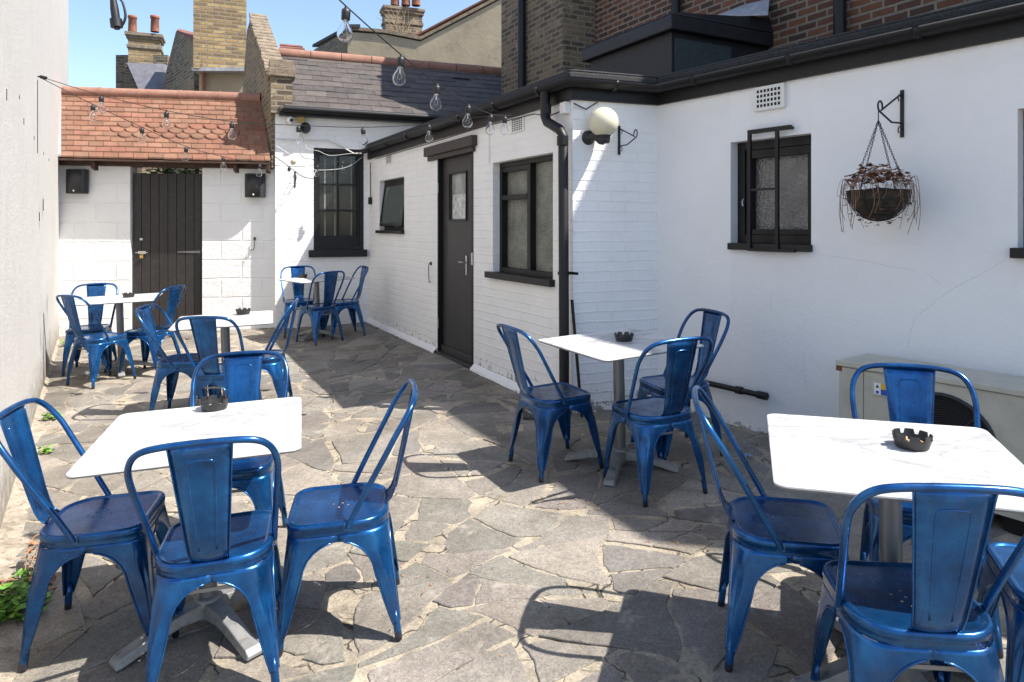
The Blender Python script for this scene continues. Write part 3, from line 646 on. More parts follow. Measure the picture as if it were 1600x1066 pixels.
for r in range(rows):
    w_ = .30; s = .12 - (r % 2) * w_ / 2 + rt.uniform(-.02, .02)
    while s < L:
        a, b = max(.12, s), s + w_ - .004
        if not (r == 7 and abs(s - 3.05) < .14):
            v0 = r * ex + rt.uniform(-.012, .012); v1 = v0 + ex * 1.5; lf = rt.uniform(0, .008); k = rt.uniform(.75, 1.2)
            k = .9 + (k - .97) * .6; tint = rt.choice([(.118 * k, .103 * k, .095 * k), (.110 * k, .097 * k, .091 * k), (.102 * k, .091 * k, .088 * k), (.126 * k, .109 * k, .099 * k)]); a += 0; v0 += (-.03 if rt.random() < .05 else 0)
            p = [sroof(a, v0 + rt.uniform(-.006, .006), .016 + lf), sroof(b, v0 + rt.uniform(-.006, .006), .016 + lf + rt.uniform(0, .004)), sroof(b, v1, .006), sroof(a, v1, .006)]
            mb.hexa([q + Vector((0, 0, -.008)) for q in p] + p, tint)
        s += w_
rf = mb.build('roof', M['slate'], t)
mb = MB(); mb.hexa([sroof(.05, 0, -.05), sroof(L, 0, -.05), sroof(L, SLs, -.05), sroof(.05, SLs, -.05), sroof(.05, 0, -.012), sroof(L, 0, -.012), sroof(L, SLs, -.012), sroof(.05, SLs, -.012)]); mb.build('roof_boards', M['felt'], rf)
mb = MB(); k = 11
for i in range(k):
    a = .12 + (L - .12) * i / k; b = .12 + (L - .12) * (i + 1) / k - .01; mb.tube([sroof(a, SLs, .02), sroof(b, SLs, .02 + rt.uniform(-.006, .006))], .10, 14)
mb.build('ridge_tile', M['ridge'], rf)
mb = MB(); mb.tube([BW.pt(.1, EV - .02, .2), BW.pt(L, EV - .035, .2)], .045, 12); BW.box(mb, .05, L, EV - .1, EV - .02, .02, .13); mb.build('gutter', M['black'], t)
# gable parapet, running away to the left from the front pier
PW = Wall(B0 + Vector((-.05, .0)), DU, DN)
mb = MB(); pg = [(0, 2.32), (3.2, 2.32), (3.2, 3.8), (2.55, 4.86), (2.1, 4.95), (.25, 3.62), (0, 3.62)]
mb.prism([PW.pt(s, z, 0) for s, z in pg], PW.n * -.24); pr = mb.build('parapet', M['dark_brick'], t)
mb = MB()
for i in range(20):
    a = (.2 + (2.25 - .2) * i / 20); z = 3.60 + (a - .25) * .715; b = a + .093; k = rt.uniform(-.015, .015)
    mb.hexa([PW.pt(a, z - .02, .02 + k), PW.pt(b, z + .045, .02 + k), PW.pt(b, z + .045, -.27), PW.pt(a, z - .02, -.27), PW.pt(a, z + .07, .02 + k), PW.pt(b, z + .125, .02 + k), PW.pt(b, z + .125, -.27), PW.pt(a, z + .07, -.27)])
mb.build('coping', M['coping'], pr, bevel=.01)
mb = MB(); BW.box(mb, -.06, .22, 3.06, 3.62, -.2, .09); mb.build('pier', M['dark_brick'], pr)
mb = MB(); BW.box(mb, -.10, .26, 3.56, 3.68, -.22, .13); BW.box(mb, -.08, .24, 3.681, 3.80, -.22, .09); mb.build('pier_cap', M['coping'], pr, bevel=.012)
# back window
def frame_rect(mb, W, a0, a1, z0, z1, wd, d0, d1):
    W.box(mb, a0, a0 + wd, z0, z1, d0, d1); W.box(mb, a1 - wd, a1, z0, z1, d0, d1)
    W.box(mb, a0 + wd, a1 - wd, z0, z0 + wd, d0, d1); W.box(mb, a0 + wd, a1 - wd, z1 - wd, z1, d0, d1)
mb = MB(); BW.box(mb, bws0 + .02, bws1 - .02, bwz0 + .02, bwz1 - .02, -.11, -.10); wi = mb.build('window', M['pane'], t)
mb = MB(); frame_rect(mb, BW, bws0, bws1, bwz0, bwz1, .055, -.1, -.02); zm = bwz0 + (bwz1 - bwz0) * .38
frame_rect(mb, BW, bws0 + .056, bws1 - .056, bwz0 + .056, bwz1 - .056, .03, -.095, -.045)
BW.box(mb, bws0 + .056, bws1 - .056, zm + .38, zm + .40, -.094, -.05)
BW.box(mb, bws0 + .056, bws1 - .056, zm + .001, zm + .03, -.0945, -.04); sm = (bws0 + bws1) / 2
BW.box(mb, sm - .011, sm + .011, bwz0 + .087, bwz1 - .087, -.093, -.055); BW.box(mb, bws0 + .056, bws1 - .056, bwz0 + .056, bwz0 + .2, -.098, -.052)
mb.build('frame', M['black'], wi)
mb = MB(); BW.box(mb, bws0 - .07, bws1 + .04, bwz0 - .10, bwz0 + .001, -.06, .07); mb.build('sill', M['black'], wi, bevel=.006)
mb = MB()
for k in (.22, .42, .75): BW.box(mb, bws0 + (bws1 - bws0) * k, bws0 + (bws1 - bws0) * k + .02, bwz0 + .2, bwz1 - .09, -.0995, -.0985)
mb.build('blind_slat', M['curtain'], wi)

# ------------------------------------------------------------------ flat-roofed extension: door wall, lamp wall, right wall
EX = thing('extension', DW.pt(0, 0), 'single storey white extension with flat felt roof along the right of the yard', 'building')
WT = 2.49
def op(W, x0, y0, x1, y1, ref=None): a, z0 = W.sz(x0, y1); b, _ = W.sz(x1, y1); _, z1 = W.sz(x0, y0); return min(a, b), max(a, b), z0, z1
big = (DW.sz(864, 350)[0], DW.sz(770, 350)[0], DW.sz(770, 425)[1], DW.sz(770, 255)[1])
sml = (DW.sz(631.5, 300)[0], DW.sz(593, 300)[0], DW.sz(593, 360)[1], DW.sz(593, 283)[1])
dor = (DW.sz(740, 400)[0], DW.sz(683.5, 400)[0], .075, DW.sz(683.5, 243)[1])
rwn = (RW.sz(1141.5, 300)[0], RW.sz(1267.5, 300)[0], RW.sz(1267, 383)[1], RW.sz(1267, 208)[1])
rw2 = (RW.sz(1590, 300)[0], RW.sz(1590, 300)[0] + .8, RW.sz(1590, 388)[1], RW.sz(1590, 170)[1])
mb = MB(); DW.holed(mb, 0, DWL + .1, -.3, WT, [big, sml, dor], .16); mb.build('wall', M['wbrick'], EX)
mb = MB(); LW.holed(mb, 0, LWL, -.3, WT, [], .11); mb.build('wall', M['wbrick'], EX)
mb = MB(); RW.holed(mb, 0, 7, -.3, WT, [rwn, rw2], .17); rwall = mb.build('wall', M['right_render'], EX)
# plinth along the door wall
mb = MB()
for a, b in ((.0, dor[0] - .01), (dor[1] + .01, DWL)):
    n = max(2, int((b - a) / .12)); vs = []
    for i in range(n + 1):
        s = a + (b - a) * i / n; k = noise.noise(Vector((s * 5, 0, 0))) * .012; p = DW.pt(s, 0, .05); g = gz(p.x, p.y)
        vs += [DW.pt(s, g - .1, .05 + k), DW.pt(s, g + .015 + k, .045 + k), DW.pt(s, g + .06 + k, .0)]
    mb.add(vs, [(i * 3 + j, (i + 1) * 3 + j, (i + 1) * 3 + j + 1, i * 3 + j + 1) for i in range(n) for j in range(2)], True)
mb.build('plinth', M['wbrick'], EX)
# cracks in the render, thin grooves
mb = MB()
for pts in ([(1270, 397), (1310, 402), (1350, 408), (1400, 418), (1440, 425)], [(1572, 405), (1530, 430), (1490, 450), (1462, 470), (1432, 495), (1422, 520), (1418, 550)], [(1470, 445), (1455, 432), (1445, 425)], [(1256, 548), (1258, 580), (1262, 620)], [(1206, 452), (1205, 490)], [(1146, 472), (1142, 488)], [(1000, 0), (1000, 1)]):
    q = []
    for i in range(len(pts) - 1):
        for k in range(5):
            f_ = k / 5; q.append((pts[i][0] + (pts[i + 1][0] - pts[i][0]) * f_ + random.uniform(-1.2, 1.2), pts[i][1] + (pts[i + 1][1] - pts[i][1]) * f_ + random.uniform(-1, 1)))
    if pts[0][1] > 10: mb.tube([RW.pt(*RW.sz(*p), 0) for p in q], .0007, 4)
mb.build('crack', simple('crack_line', (.45, .45, .45), .9), EX)
# fascia, gutter, felt edge following the three walls
path = [(DW, DWL + .35), (DW, 0), (LW, LWL), (RW, 7)]
def offs(d):         # corner points of the three walls pushed out by d
    def inter(W1, W2):
        p1, u1, p2, u2 = W1.P + W1.n * d, W1.u, W2.P + W2.n * d, W2.u
        den = u1.x * u2.y - u1.y * u2.x; tt = ((p2.x - p1.x) * u2.y - (p2.y - p1.y) * u2.x) / den; return p1 + u1 * tt
    return [DW.pt(DWL - .03, 0, d), inter(DW, LW), inter(LW, RW), RW.pt(7, 0, d)]
def band(mb, d0, d1, z0, z1):
    A = offs(d0); B = offs(d1)
    for i in range(3):
        mb.hexa([Vector((p.x, p.y, z)) for z in (z0, z1) for p in (A[i], A[i + 1], B[i + 1], B[i])])
mb = MB(); band(mb, -.05, .03, 2.468, 2.617); mb.build('fascia', M['black'], EX)
A = offs(.088)
def half_gutter(mb, pts, r, z):
    n = 10; rings = []
    for i, p in enumerate(pts):
        d1 = (pts[i] - pts[i - 1]).normalized() if i > 0 else (pts[1] - pts[0]).normalized(); d2 = (pts[i + 1] - pts[i]).normalized() if i < len(pts) - 1 else d1
        dm = (d1 + d2).normalized(); x = Vector((dm.y, -dm.x, 0)) / max(.5, dm.dot(d1))
        rings.append([Vector((p.x, p.y, z)) + x * (r * math.cos(math.pi + math.pi * k / n)) + Vector((0, 0, r * math.sin(math.pi + math.pi * k / n))) for k in range(n + 1)])
    m = n + 1; mb.add([q for g in rings for q in g], [(i * m + k, i * m + k + 1, (i + 1) * m + k + 1, (i + 1) * m + k) for i in range(len(pts) - 1) for k in range(n)], True)
mb = MB(); half_gutter(mb, A, .056, 2.605); gut = mb.build('gutter', M['black'], EX, solid=.004)
mb = MB()
for i in range(3):
    a, b = A[i], A[i + 1]; L_ = (b - a).length; n = max(1, int(L_ / .75)); d = (b - a).normalized()
    for k in range(n):
        p = a.lerp(b, (k + .5) / n); mb = MB(); half_gutter(mb, [p - d * .017, p + d * .017], .062, 2.606); mb.build('gutter_bracket', M['black'], gut, solid=.008)
mb = MB(); band(mb, -.16, .065, 2.622, 2.672); band(mb, -.20, .045, 2.673, 2.695); mb.build('felt_edge', M['felt'], EX, bevel=.012)
roofp = [DW.pt(DWL + .6, 2.63, -.1), DW.pt(0, 2.63, -.1), LW.pt(LWL, 2.63, -.1), RW.pt(7, 2.63, -.1), RW.pt(7, 2.63, -4.5), DW.pt(DWL + .6, 2.63, -4)]
mb = MB(); mb.prism(roofp, (0, 0, .015)); mb.build('roof', M['felt'], EX)
# windows of the extension
def window(W, o, glass, fw=.05, sill=True):
    a, b, z0, z1 = o; mb = MB(); W.box(mb, a + .01, b - .01, z0 + .01, z1 - .01, -.1, -.085); wi = mb.build('window', glass, EX)
    fr = MB(); frame_rect(fr, W, a, b, z0, z1, fw, -.084, -.02)
    return wi, fr
DWw = Wall((DW.pt(0, 0, -.05).x, DW.pt(0, 0, -.05).y), DW.u, DW.n); RWw = Wall((RW.pt(0, 0, -.06).x, RW.pt(0, 0, -.06).y), RW.u, RW.n)
wi, fr = window(DWw, big, M['obscure'], .045)
a, b, z0, z1 = big; md = a + (b - a) * .49; zt = z0 + (z1 - z0) * .68
DWw.box(fr, md - .028, md + .028, z0 + .046, z1 - .046, -.083, -.025)
DWw.box(fr, md + .029, b - .046, zt - .022, zt + .022, -.082, -.022); DWw.box(fr, a + .046, a + .075, z0 + .046, z1 - .046, -.08, -.03)
DWw.box(fr, md + .029, b - .046, z1 - .09, z1 - .046, -.081, -.026)
fr.build('frame', M['black'], wi, bevel=.003)
mb = MB(); DW.box(mb, a - .03, b + .08, z0 - .055, z0 + .002, -.11, .05); mb.build('sill', M['black'], wi, bevel=.004)
wi, fr = window(DWw, sml, M['pane'], .045); fr.build('frame', M['black'], wi)
a, b, z0, z1 = sml; mb = MB(); DW.box(mb, a - .01, b + .05, z0 - .04, z0 + .002, -.10, .045); mb.build('sill', M['black'], wi)
mb = MB(); h = z1 - z0 - .1   # top-hung casement standing ajar
def cas(s, k): return DWw.pt(s, z1 - .05 - h * k * .985, -.035 + .075 * k)
for (s0, s1, k0, k1) in ((a + .05, b - .05, 0, .06), (a + .05, b - .05, .94, 1), (a + .05, a + .085, .06, .94), (b - .085, b - .05, .06, .94)):
    p = [cas(s0, k0), cas(s1, k0), cas(s1, k1), cas(s0, k1)]; mb.hexa(p + [q + DW.n * .03 for q in p])
mb.build('casement', M['black'], wi)
mb = MB(); p = [cas(a + .085, .06), cas(b - .085, .06), cas(b - .085, .94), cas(a + .085, .94)]; mb.hexa([q + DW.n * .01 for q in p] + [q + DW.n * .016 for q in p]); mb.build('casement_pane', simple('pale_pane', (.10, .12, .11), .1, spec=.8), wi)
wi, fr = window(RWw, rwn, M['obscure_dark'], .06)
a, b, z0, z1 = rwn; RWw.box(fr, a + .061, a + .11, z0 + .061, z1 - .061, -.083, -.035); RWw.box(fr, a + .11, b - .061, z0 + .061, z0 + .10, -.082, -.035); RWw.box(fr, a + .11, b - .061, z1 - .12, z1 - .061, -.081, -.03)
RWw.box(fr, b - .09, b - .061, z0 + .1, z1 - .12, -.08, -.05); fr.build('frame', M['black'], wi, bevel=.003)
mb = MB(); RW.box(mb, a - .0, b + .01, z0 - .045, z0 + .002, -.12, .04); mb.build('sill', M['black'], wi, bevel=.004)
mb = MB(); s, z = RW.sz(1161, 316, -.08); mb.tube([RW.pt(s, z + .03, -.09), RW.pt(s, z, -.07), RW.pt(s + .01, z - .03, -.065)], .007, 8); mb.build('catch', M['chrome'], wi)
g0, gt = RW.sz(1171, 210, .05); g1, _ = RW.sz(1214, 205, .05); gb = RW.sz(1171, 388, .05)[1]; ge = RW.sz(1236, 200, .05)[0]
mb = MB(); RW.box(mb, g0 - .01, ge, gt, gt + .028, .035, .06)
for s in (g0, g1): RW.box(mb, s - .011, s + .011, gb, gt - .001, .037, .058)
RW.box(mb, g0 + .012, g1 - .012, RW.sz(1190, 296, .05)[1] - .008, RW.sz(1190, 296, .05)[1] + .008, .04, .055)
RW.box(mb, g0 - .01, g1 + .13, gb - .02, gb - .001, .036, .06)
for s in (g0 + .01, ge - .03): RW.box(mb, s, s + .02, gt + .005, gt + .022, 0, .034)
mb.build('security_bar', M['black'], wi)
wi, fr = window(RWw, rw2, M['obscure_dark'], .06); fr.build('frame', M['black'], wi)
a, b, z0, z1 = rw2; mb = MB(); RW.box(mb, a - .02, b + .05, z0 - .05, z0 + .002, -.12, .045); mb.build('sill', M['black'], wi)
# door
a, b, z0, z1 = dor
mb = MB(); g0_, gzt = DW.sz(720, 272)[0], DW.sz(708, 271)[1]; ga, gb_ = DW.sz(721.5, 300)[0], DW.sz(696, 300)[0]; gzb = DW.sz(708, 343)[1]
DWd = Wall((DW.pt(0, 0, -.055).x, DW.pt(0, 0, -.055).y), DW.u, DW.n)
rt_ = (a + .055, b - .03, z0 + .02, z1 - .05)
A_ = sorted((rt_[0], ga, gb_, rt_[1])); Z_ = (rt_[2], gzb, gzt, rt_[3])
for i in range(3):
    for j in range(3):
        if i == 1 and j == 1: continue
        DWd.box(mb, A_[i], A_[i + 1], Z_[j], Z_[j + 1], -.04, 0)
dr = mb.build('door', M['dark_door'], EX, weld=True)
mb = MB(); DW.box(mb, a, a + .053, z0 - .02, z1, -.1, .0); DW.box(mb, b - .028, b, z0 - .02, z1, -.1, .0); DW.box(mb, a + .053, b - .028, z1 - .048, z1, -.1, -.001); mb.build('door_frame', M['black'], dr)
mb = MB(); frame_rect(mb, DWd, ga - .015, gb_ + .015, gzb - .015, gzt + .015, .016, .001, .014); mb.build('glazing_bead', M['black'], dr)
mb = MB(); DWd.box(mb, ga, gb_, gzb, gzt, -.03, -.024); mb.build('glass_pane', simple('door_glass', (.30, .31, .30), .12, spec=.8, var=.3, scale=7), dr)
mb = MB(); DWd.box(mb, ga + .02, gb_ - .015, gzb + .01, gzb + (gzt - gzb) * .55, -.0235, -.022); mb.build('notice', M['poster'], dr)
mb = MB(); DW.box(mb, a + .01, b - .02, z0 - .03, z0 + .12, -.054, -.03); DW.box(mb, a + .01, b - .02, z0 - .03, z0 + .05, -.029, .03); mb.build('weather_board', M['dark_door'], dr, bevel=.01)
mb = MB(); lz = DW.sz(690, 240)[1]; la, lb = DW.sz(746, 230)[0], DW.sz(670, 230)[0]; DW.box(mb, la, lb, z1 + .002, z1 + .105, .0, .065); DW.box(mb, la + .04, lb - .04, z1 - .05, z1 + .001, .0015, .035); mb.build('lintel', M['lintel'], dr, bevel=.004)
s, z = DW.sz(729, 415, -.05); mb = MB(); DWd.box(mb, s - .018, s + .018, z - .1, z + .1, .001, .01); mb.tube([DWd.pt(s, z + .03, .01), DWd.pt(s, z + .03, .045)], .009, 8); mb.tube([DWd.pt(s - .005, z + .03, .045), DWd.pt(s + .11, z + .032, .045)], .009, 8); mb.build('handle', M['chrome'], dr)
s, z = DW.sz(733, 404, -.01)
mb = MB(); DW.box(mb, a + .01, a + .04, z - .06, z + .06, .001, .01); mb.build('lock_plate', M['chrome'], dr)
for py in (294, 505):
    s, z = DW.sz(685, py); mb = MB(); DW.box(mb, b - .04, b - .012, z - .055, z + .055, .001, .008); mb.tube([DW.pt(b - .03, z - .055, .01), DW.pt(b - .03, z + .055, .01)], .006, 6); mb.build('hinge', M['chrome'], dr)
# downpipe
sd, _ = DW.sz(880, 300, .09); sg, _ = DW.sz(852, 160, .1)
mb = MB(); q = [DW.pt(sg, 2.56, .1), DW.pt(sg, DW.sz(852, 182, .1)[1], .1), DW.pt(sg - .03, DW.sz(858, 190, .1)[1], .1), DW.pt(sd + .05, DW.sz(872, 203, .09)[1], .09), DW.pt(sd, DW.sz(880, 213, .09)[1], .09), DW.pt(sd, .2, .08)]
mb.tube(q, .039, 14)
for z in (q[1].z + .06, q[4].z - .03): 
    ss = sg if z > 2.2 else sd; mb.tube([DW.pt(ss, z - .04, .095), DW.pt(ss, z + .03, .095)], .044, 14)
dp = mb.build('downpipe', M['black'], EX)
mb = MB(); zc = DW.sz(880, 427, .09)[1]; mb.tube([DW.pt(sd, zc - .012, .085), DW.pt(sd, zc + .012, .085)], .047, 14); DW.box(mb, sd - .10, sd + .03, zc - .01, zc + .01, .02, .035); mb.build('pipe_clip', M['black'], dp)
# stub pipe low on the right wall
mb = MB(); s0, z0 = RW.sz(1060, 601, .05); s1, z1 = RW.sz(1196, 605, .05); z1 = z0 = (z0 + z1) / 2
mb.tube([RW.pt(s0, z0, .05), RW.pt(s1 - .02, z0, .05), RW.pt(s1, z0 + .004, .05)], .020, 12); mb.tube([RW.pt(s1 - .06, z0, .05), RW.pt(s1 + .01, z0, .05)], .027, 12); sm_ = RW.sz(1150, 603, .05)[0]; mb.tube([RW.pt(sm_, z0, .05), RW.pt(sm_ + .05, z0, .05)], .027, 12)
mb.build('waste_pipe', M['black'], EX)
# air bricks
def airbrick(W, x0, y0, x1, y1, nc, nr, dp_=.012):
    a, za = W.sz(x0, y1); b, _ = W.sz(x1, y1); _, zb = W.sz((x0 + x1) / 2, y0); _, za = W.sz((x0 + x1) / 2, y1); a, b = min(a, b), max(a, b)
    mb = MB(); W.box(mb, a, b, za, zb, -.01, dp_); v = mb.build('air_vent', M['white_plastic'], EX, bevel=.004)
    mb = MB(); cw = (b - a) * .8 / nc; rh = (zb - za) * .8 / nr
    for i in range(nc):
        for j in range(nr):
            aa = a + (b - a) * .1 + i * cw; zz = za + (zb - za) * .1 + j * rh; W.box(mb, aa + cw * .2, aa + cw * .8, zz + rh * .2, zz + rh * .8, dp_ - .006, dp_ + .0015)
    mb.build('vent_holes', M['hole'], v)
airbrick(RW, 1181, 134, 1229, 172, 7, 4, .03); airbrick(DW, 799.5, 183, 820, 207, 6, 6); airbrick(DW, 604, 242, 613, 256, 4, 5)
# junction box and cables under the eave
mb = MB(); s, z = DW.sz(880, 165, .05); DW.box(mb, .03, .11, 2.37, 2.46, .0, .05); mb.build('junction_box', M['white_plastic'], EX, bevel=.005)
mb = MB(); mb.tube([DW.pt(.1, 2.40, .03), DW.pt(.25, 2.38, .05), DW.pt(.5, 2.43, .05), DW.pt(1.5, 2.45, .045), DW.pt(3, 2.44, .04), DW.pt(4.9, 2.44, .04)], .005, 6)
mb.tube([LW.pt(.0, 2.44, .02), LW.pt(.10, 2.40, .02), LW.pt(.2, 2.46, .02)], .005, 6); mb.build('cable', M['rubber'], EX)
mb = MB(); s, _ = DW.sz(766, 220); mb.tube([DW.pt(s, 2.46, .012), DW.pt(s, big[3] + .0, .012)], .004, 6); mb.build('cable', M['cable_white'], EX)
mb = MB(); s, z = DW.sz(573, 300); mb.tube([DW.pt(DWL - .12, 2.42, .015), DW.pt(DWL - .12, 1.9, .015)], .006, 6); DW.box(mb, DWL - .17, DWL - .10, 1.82, 1.92, 0, .04); mb.build('outdoor_switch', M['black'], EX)

# ------------------------------------------------------------------ pub: brick wall, chimney breast, rooftop box
PP = Vector((2.67, 7.12)); MW = Wall(PP, DU, DN)
PB = thing('brick_building', MW.pt(0, 2.6), 'tall red and yellow brick building rising behind the flat roof', 'building')
mb = MB(); MW.box(mb, -6, 3.1, 2.5, 7.15, -3, 0); mb.build('wall', M['red_brick'], PB)
mb = MB(); MW.box(mb, 3.1, 4.98, 2.5, 7.4, -3, .545); cb = mb.build('chimney_breast', M['dark_brick'], PB)
mb = MB(); s, _ = MW.sz(815, 60, .62); mb.tube([MW.pt(s, 2.6, .62), MW.pt(s, 7.3, .62)], .06, 12); mb.tube([MW.pt(s, 2.9, .62), MW.pt(s, 3.06, .62)], .085, 12); mb.build('downpipe', M['black'], PB)
for px in (1056, 1312):
    mb = MB(); s, _ = MW.sz(px, 20, .08); mb.tube([MW.pt(s, 2.7, .08), MW.pt(s, 7.05, .08)], .055, 12); mb.build('downpipe', M['black'], PB)
BX = Vector((1.52, 6.5)); XW = Wall(BX, DU, DN); YW = Wall(BX, Vector((-DN.x, -DN.y)), Vector((-DU.x, -DU.y)))
t = thing('roof_housing', XW.pt(.6, 2.65, -.5), 'dark felted box housing on the flat roof against the brick wall', 'roof housing')
mb = MB(); XW.box(mb, 0, 1.35, 2.6, 3.36, -1.33, 0); mb.build('body', M['felt_blue'], t)
mb = MB(); YW.box(mb, .03, .76, 2.62, 3.30, .001, .02); mb.build('board', M['felt_green'], t)
mb = MB(); XW.box(mb, -.07, 1.42, 3.361, 3.50, -1.33, .07); mb.hexa([XW.pt(-.07, 3.502, .07), XW.pt(1.42, 3.502, .07), XW.pt(1.42, 3.502, -1.33), XW.pt(-.07, 3.502, -1.33), XW.pt(-.02, 3.54, 0), XW.pt(1.4, 3.54, 0), XW.pt(1.4, 3.68, -1.33), XW.pt(-.02, 3.68, -1.33)]); mb.build('roof', M['felt_blue'], t, bevel=.012)
def onM(px, py, d): a_, z_ = MW.sz(px, py, d); return MW.pt(a_, z_, d)
q = [onM(1118, 26, .30), onM(1200, 24, .30), onM(1202, 0, .02), onM(1165, 8, .02)]; mb = MB(); mb.hexa(q + [p + Vector((0, 0, .012)) for p in q]); mb.build('flashing', M['lead'], t)

# ------------------------------------------------------------------ houses beyond the yard
def poly_px(pts, Y, back, mat, name, parent, dY=None):
    mb = MB(); q = [at(x, y, Y + (dY[i] if dY else 0)) for i, (x, y) in enumerate(pts)]; mb.prism(q, (0, back, 0)); return mb.build(name, mat, parent)
def pots(parent, xs, ytop, ybot, Y, wpx, n=16):
    for x in xs:
        a = at(x, ybot, Y); b = at(x, ytop, Y); r = wpx / 2 * Y / F; h = b.z - a.z; mb = MB()
        mb.lathe([(r * 1.05, 0), (r * .95, h * .8), (r * 1.12, h * .84), (r * 1.12, h), (r * .8, h), (r * .75, h * .6)], a, n); mb.build('chimney_pot', M['terra'], parent)
def stack(parent, x0, x1, y0, y1, Y, mat, caps=True, dep=.5, turn=21):
    a = at(x0, y1, Y); u = Vector((math.cos(R(turn)), math.sin(R(turn)), 0)); v = Vector((-u.y, u.x, 0)); A_ = ray(x1, 0)[0]
    w_ = (A_ * a.y - a.x) / (u.x - A_ * u.y); top = at(x0, y0, Y).z
    def bx(mb, e, z0, z1):
        q = [a - u * e - v * e, a + u * (w_ + e) - v * e, a + u * (w_ + e) + v * (dep + e), a - u * e + v * (dep + e)]
        mb.hexa([Vector((p.x, p.y, z)) for z in (z0, z1) for p in q])
    mb = MB(); bx(mb, 0, a.z, top); ch = mb.build('chimney', mat, parent)
    if caps:
        mb = MB(); hh = top - a.z
        for z, e in ((.95, .07), (.86, .04), (.55, .03)): bx(mb, e, a.z + hh * z - .045, a.z + hh * z + .045)
        mb.build('corbel', M['coping'], ch, bevel=.01)
    return ch
# house with two pots, far left
h1 = thing('distant_house', at(228, 150, 17) * 1, 'far slate gabled house with chimney carrying two terracotta pots', 'house', None); h1.location.z = 0; h1['_b'] = tuple(h1.location)
ch = stack(h1, 200, 250, 50, 98, 17, M['yellow_brick']); pots(h1, (207, 242), 25, 50, 17.2, 12)
poly_px([(222, 152), (198, 98), (256, 100), (262, 152)], 16.9, .6, M['slate_far'], 'roof', h1, [-1.2, 0, 0, -1.2])
poly_px([(195, 98), (198, 98), (222, 152), (222, 420), (196, 420)], 17.0, 2, M['dark_brick'], 'wall', h1)
mb = MB(); mb.box(at(253, 130, 18.2), (1.3, 2, 1.0)); mb.build('wall', M['dark_brick'], h1)
# house with the tall yellow chimney
h2 = thing('distant_house', (-6, 14, 0), 'house behind the gate with tall yellow brick chimney and rendered wall', 'house', None)
stack(h2, 302, 385, -160, 106, 13.4, M['yellow_brick'], False, .7)
mb = MB(); a = at(306, 112, 13.5); b = at(382, 106, 13.5); mb.box(((a.x + b.x) / 2, 13.75, (a.z + b.z) / 2), (b.x - a.x + .12, .6, .07)); mb.build('flashing', M['lead'], h2)
poly_px([(311, 110), (380, 110), (380, 420), (311, 420)], 13.7, 2, M['beige'], 'wall', h2)
mb = MB(); mb.tube([at(318, 108, 13.62), at(318, 300, 13.62)], .035, 10); mb.build('downpipe', M['terra'], h2)
poly_px([(275, 49), (303, 62), (305, 420), (253, 420), (253, 138)], 14.2, .25, M['dark_brick'], 'wall', h2, [1.2, 0, 0, 1.9, 1.9])
mb = MB(); q = [at(275, 47, 15.4), at(303, 60, 14.1), at(303, 40, 16.5), at(285, 32, 17)]; mb.hexa([Vector(p) - Vector((0, 0, .05)) for p in (at(276, 48, 15.4), at(304, 59, 14.1), at(304, 53, 16.4), at(280, 47, 16.4))] + [at(276, 47, 15.4), at(304, 57, 14.1), at(304, 51, 16.4), at(280, 45, 16.4)]); mb.build('roof', M['farred'], h2)
# rendered house with chimney of three pots
h3 = thing('distant_house', (-2.5, 19, 0), 'beige cement rendered house with three pot chimney and red tiled roof', 'house', None)
poly_px([(543, 50), (600, 54), (657, 65), (781, 0), (850, -36), (850, 330), (543, 330)], 19, 3, M['beige'], 'wall', h3)
mb = MB()
pl = [(541, 46), (600, 51), (657, 62), (781, -3), (850, -39)]
for i in range(len(pl) - 1):
    p, q = at(*pl[i], 18.95), at(*pl[i + 1], 18.95); mb.hexa([p, q, q + Vector((0, .4, 0)), p + Vector((0, .4, 0)), p + Vector((0, 0, .09)), q + Vector((0, 0, .09)), q + Vector((0, .4, .09)), p + Vector((0, .4, .09))])
mb.build('coping', M['coping'], h3)
mb = MB(); rr = [(640, 62), (781, -12), (850, -48)]
for i in range(len(rr) - 1):
    p, q = at(*rr[i], 19.4), at(*rr[i + 1], 19.4); nn = 5
    for k in range(nn):
        a = p + Vector((0, k * .3, k * .045)); b = q + Vector((0, k * .3, k * .045)); mb.hexa([a, b, b + Vector((0, .3, 0)), a + Vector((0, .3, 0)), a + Vector((0, 0, .05)), b + Vector((0, 0, .05)), b + Vector((0, .3, .05)), a + Vector((0, .3, .05))])
mb.build('roof', M['farred'], h3)
ch = stack(h3, 602, 660, 8, 62, 19.8, M['dark_brick']); pots(h3, (617, 634, 650), -14, 9, 20.0, 13)
poly_px([(545, 47), (545, 330), (490, 330), (490, 78)], 19, .2, M['dark_brick'], 'wall', h3, [0, 0, 2.6, 2.6])
mb = MB(); p, q = at(546, 43, 18.9), at(488, 74, 21.7); mb.hexa([p, q, q + Vector((.3, 0, 0)), p + Vector((.3, 0, 0)), p + Vector((0, 0, .09)), q + Vector((0, 0, .09)), q + Vector((.3, 0, .09)), p + Vector((.3, 0, .09))]); mb.build('coping', M['felt'], h3)
rw_ = random.Random(9); mb = MB()
for k in range(22):
    p = at(rw_.uniform(612, 640), rw_.uniform(44, 55), 19.6); a = rw_.uniform(-1.1, 1.1); L_ = rw_.uniform(.25, .8); e = p + Vector((math.sin(a) * L_, rw_.uniform(-.2, .2), math.cos(a) * L_)); mb.tube([p, p.lerp(e, .5) + Vector((rw_.uniform(-.05, .05), 0, .03)), e], [.012, .008, .003], 4)
o = mb.build('dead_weed', M['twig'], base=at(626, 50, 19.6)); tag(o, 'tuft of bare dead twigs in front of the three pot chimney', 'plant')
h4 = thing('distant_house', (-5, 15.5, 0), 'low red tiled roof showing just above the slate ridge', 'house', None)
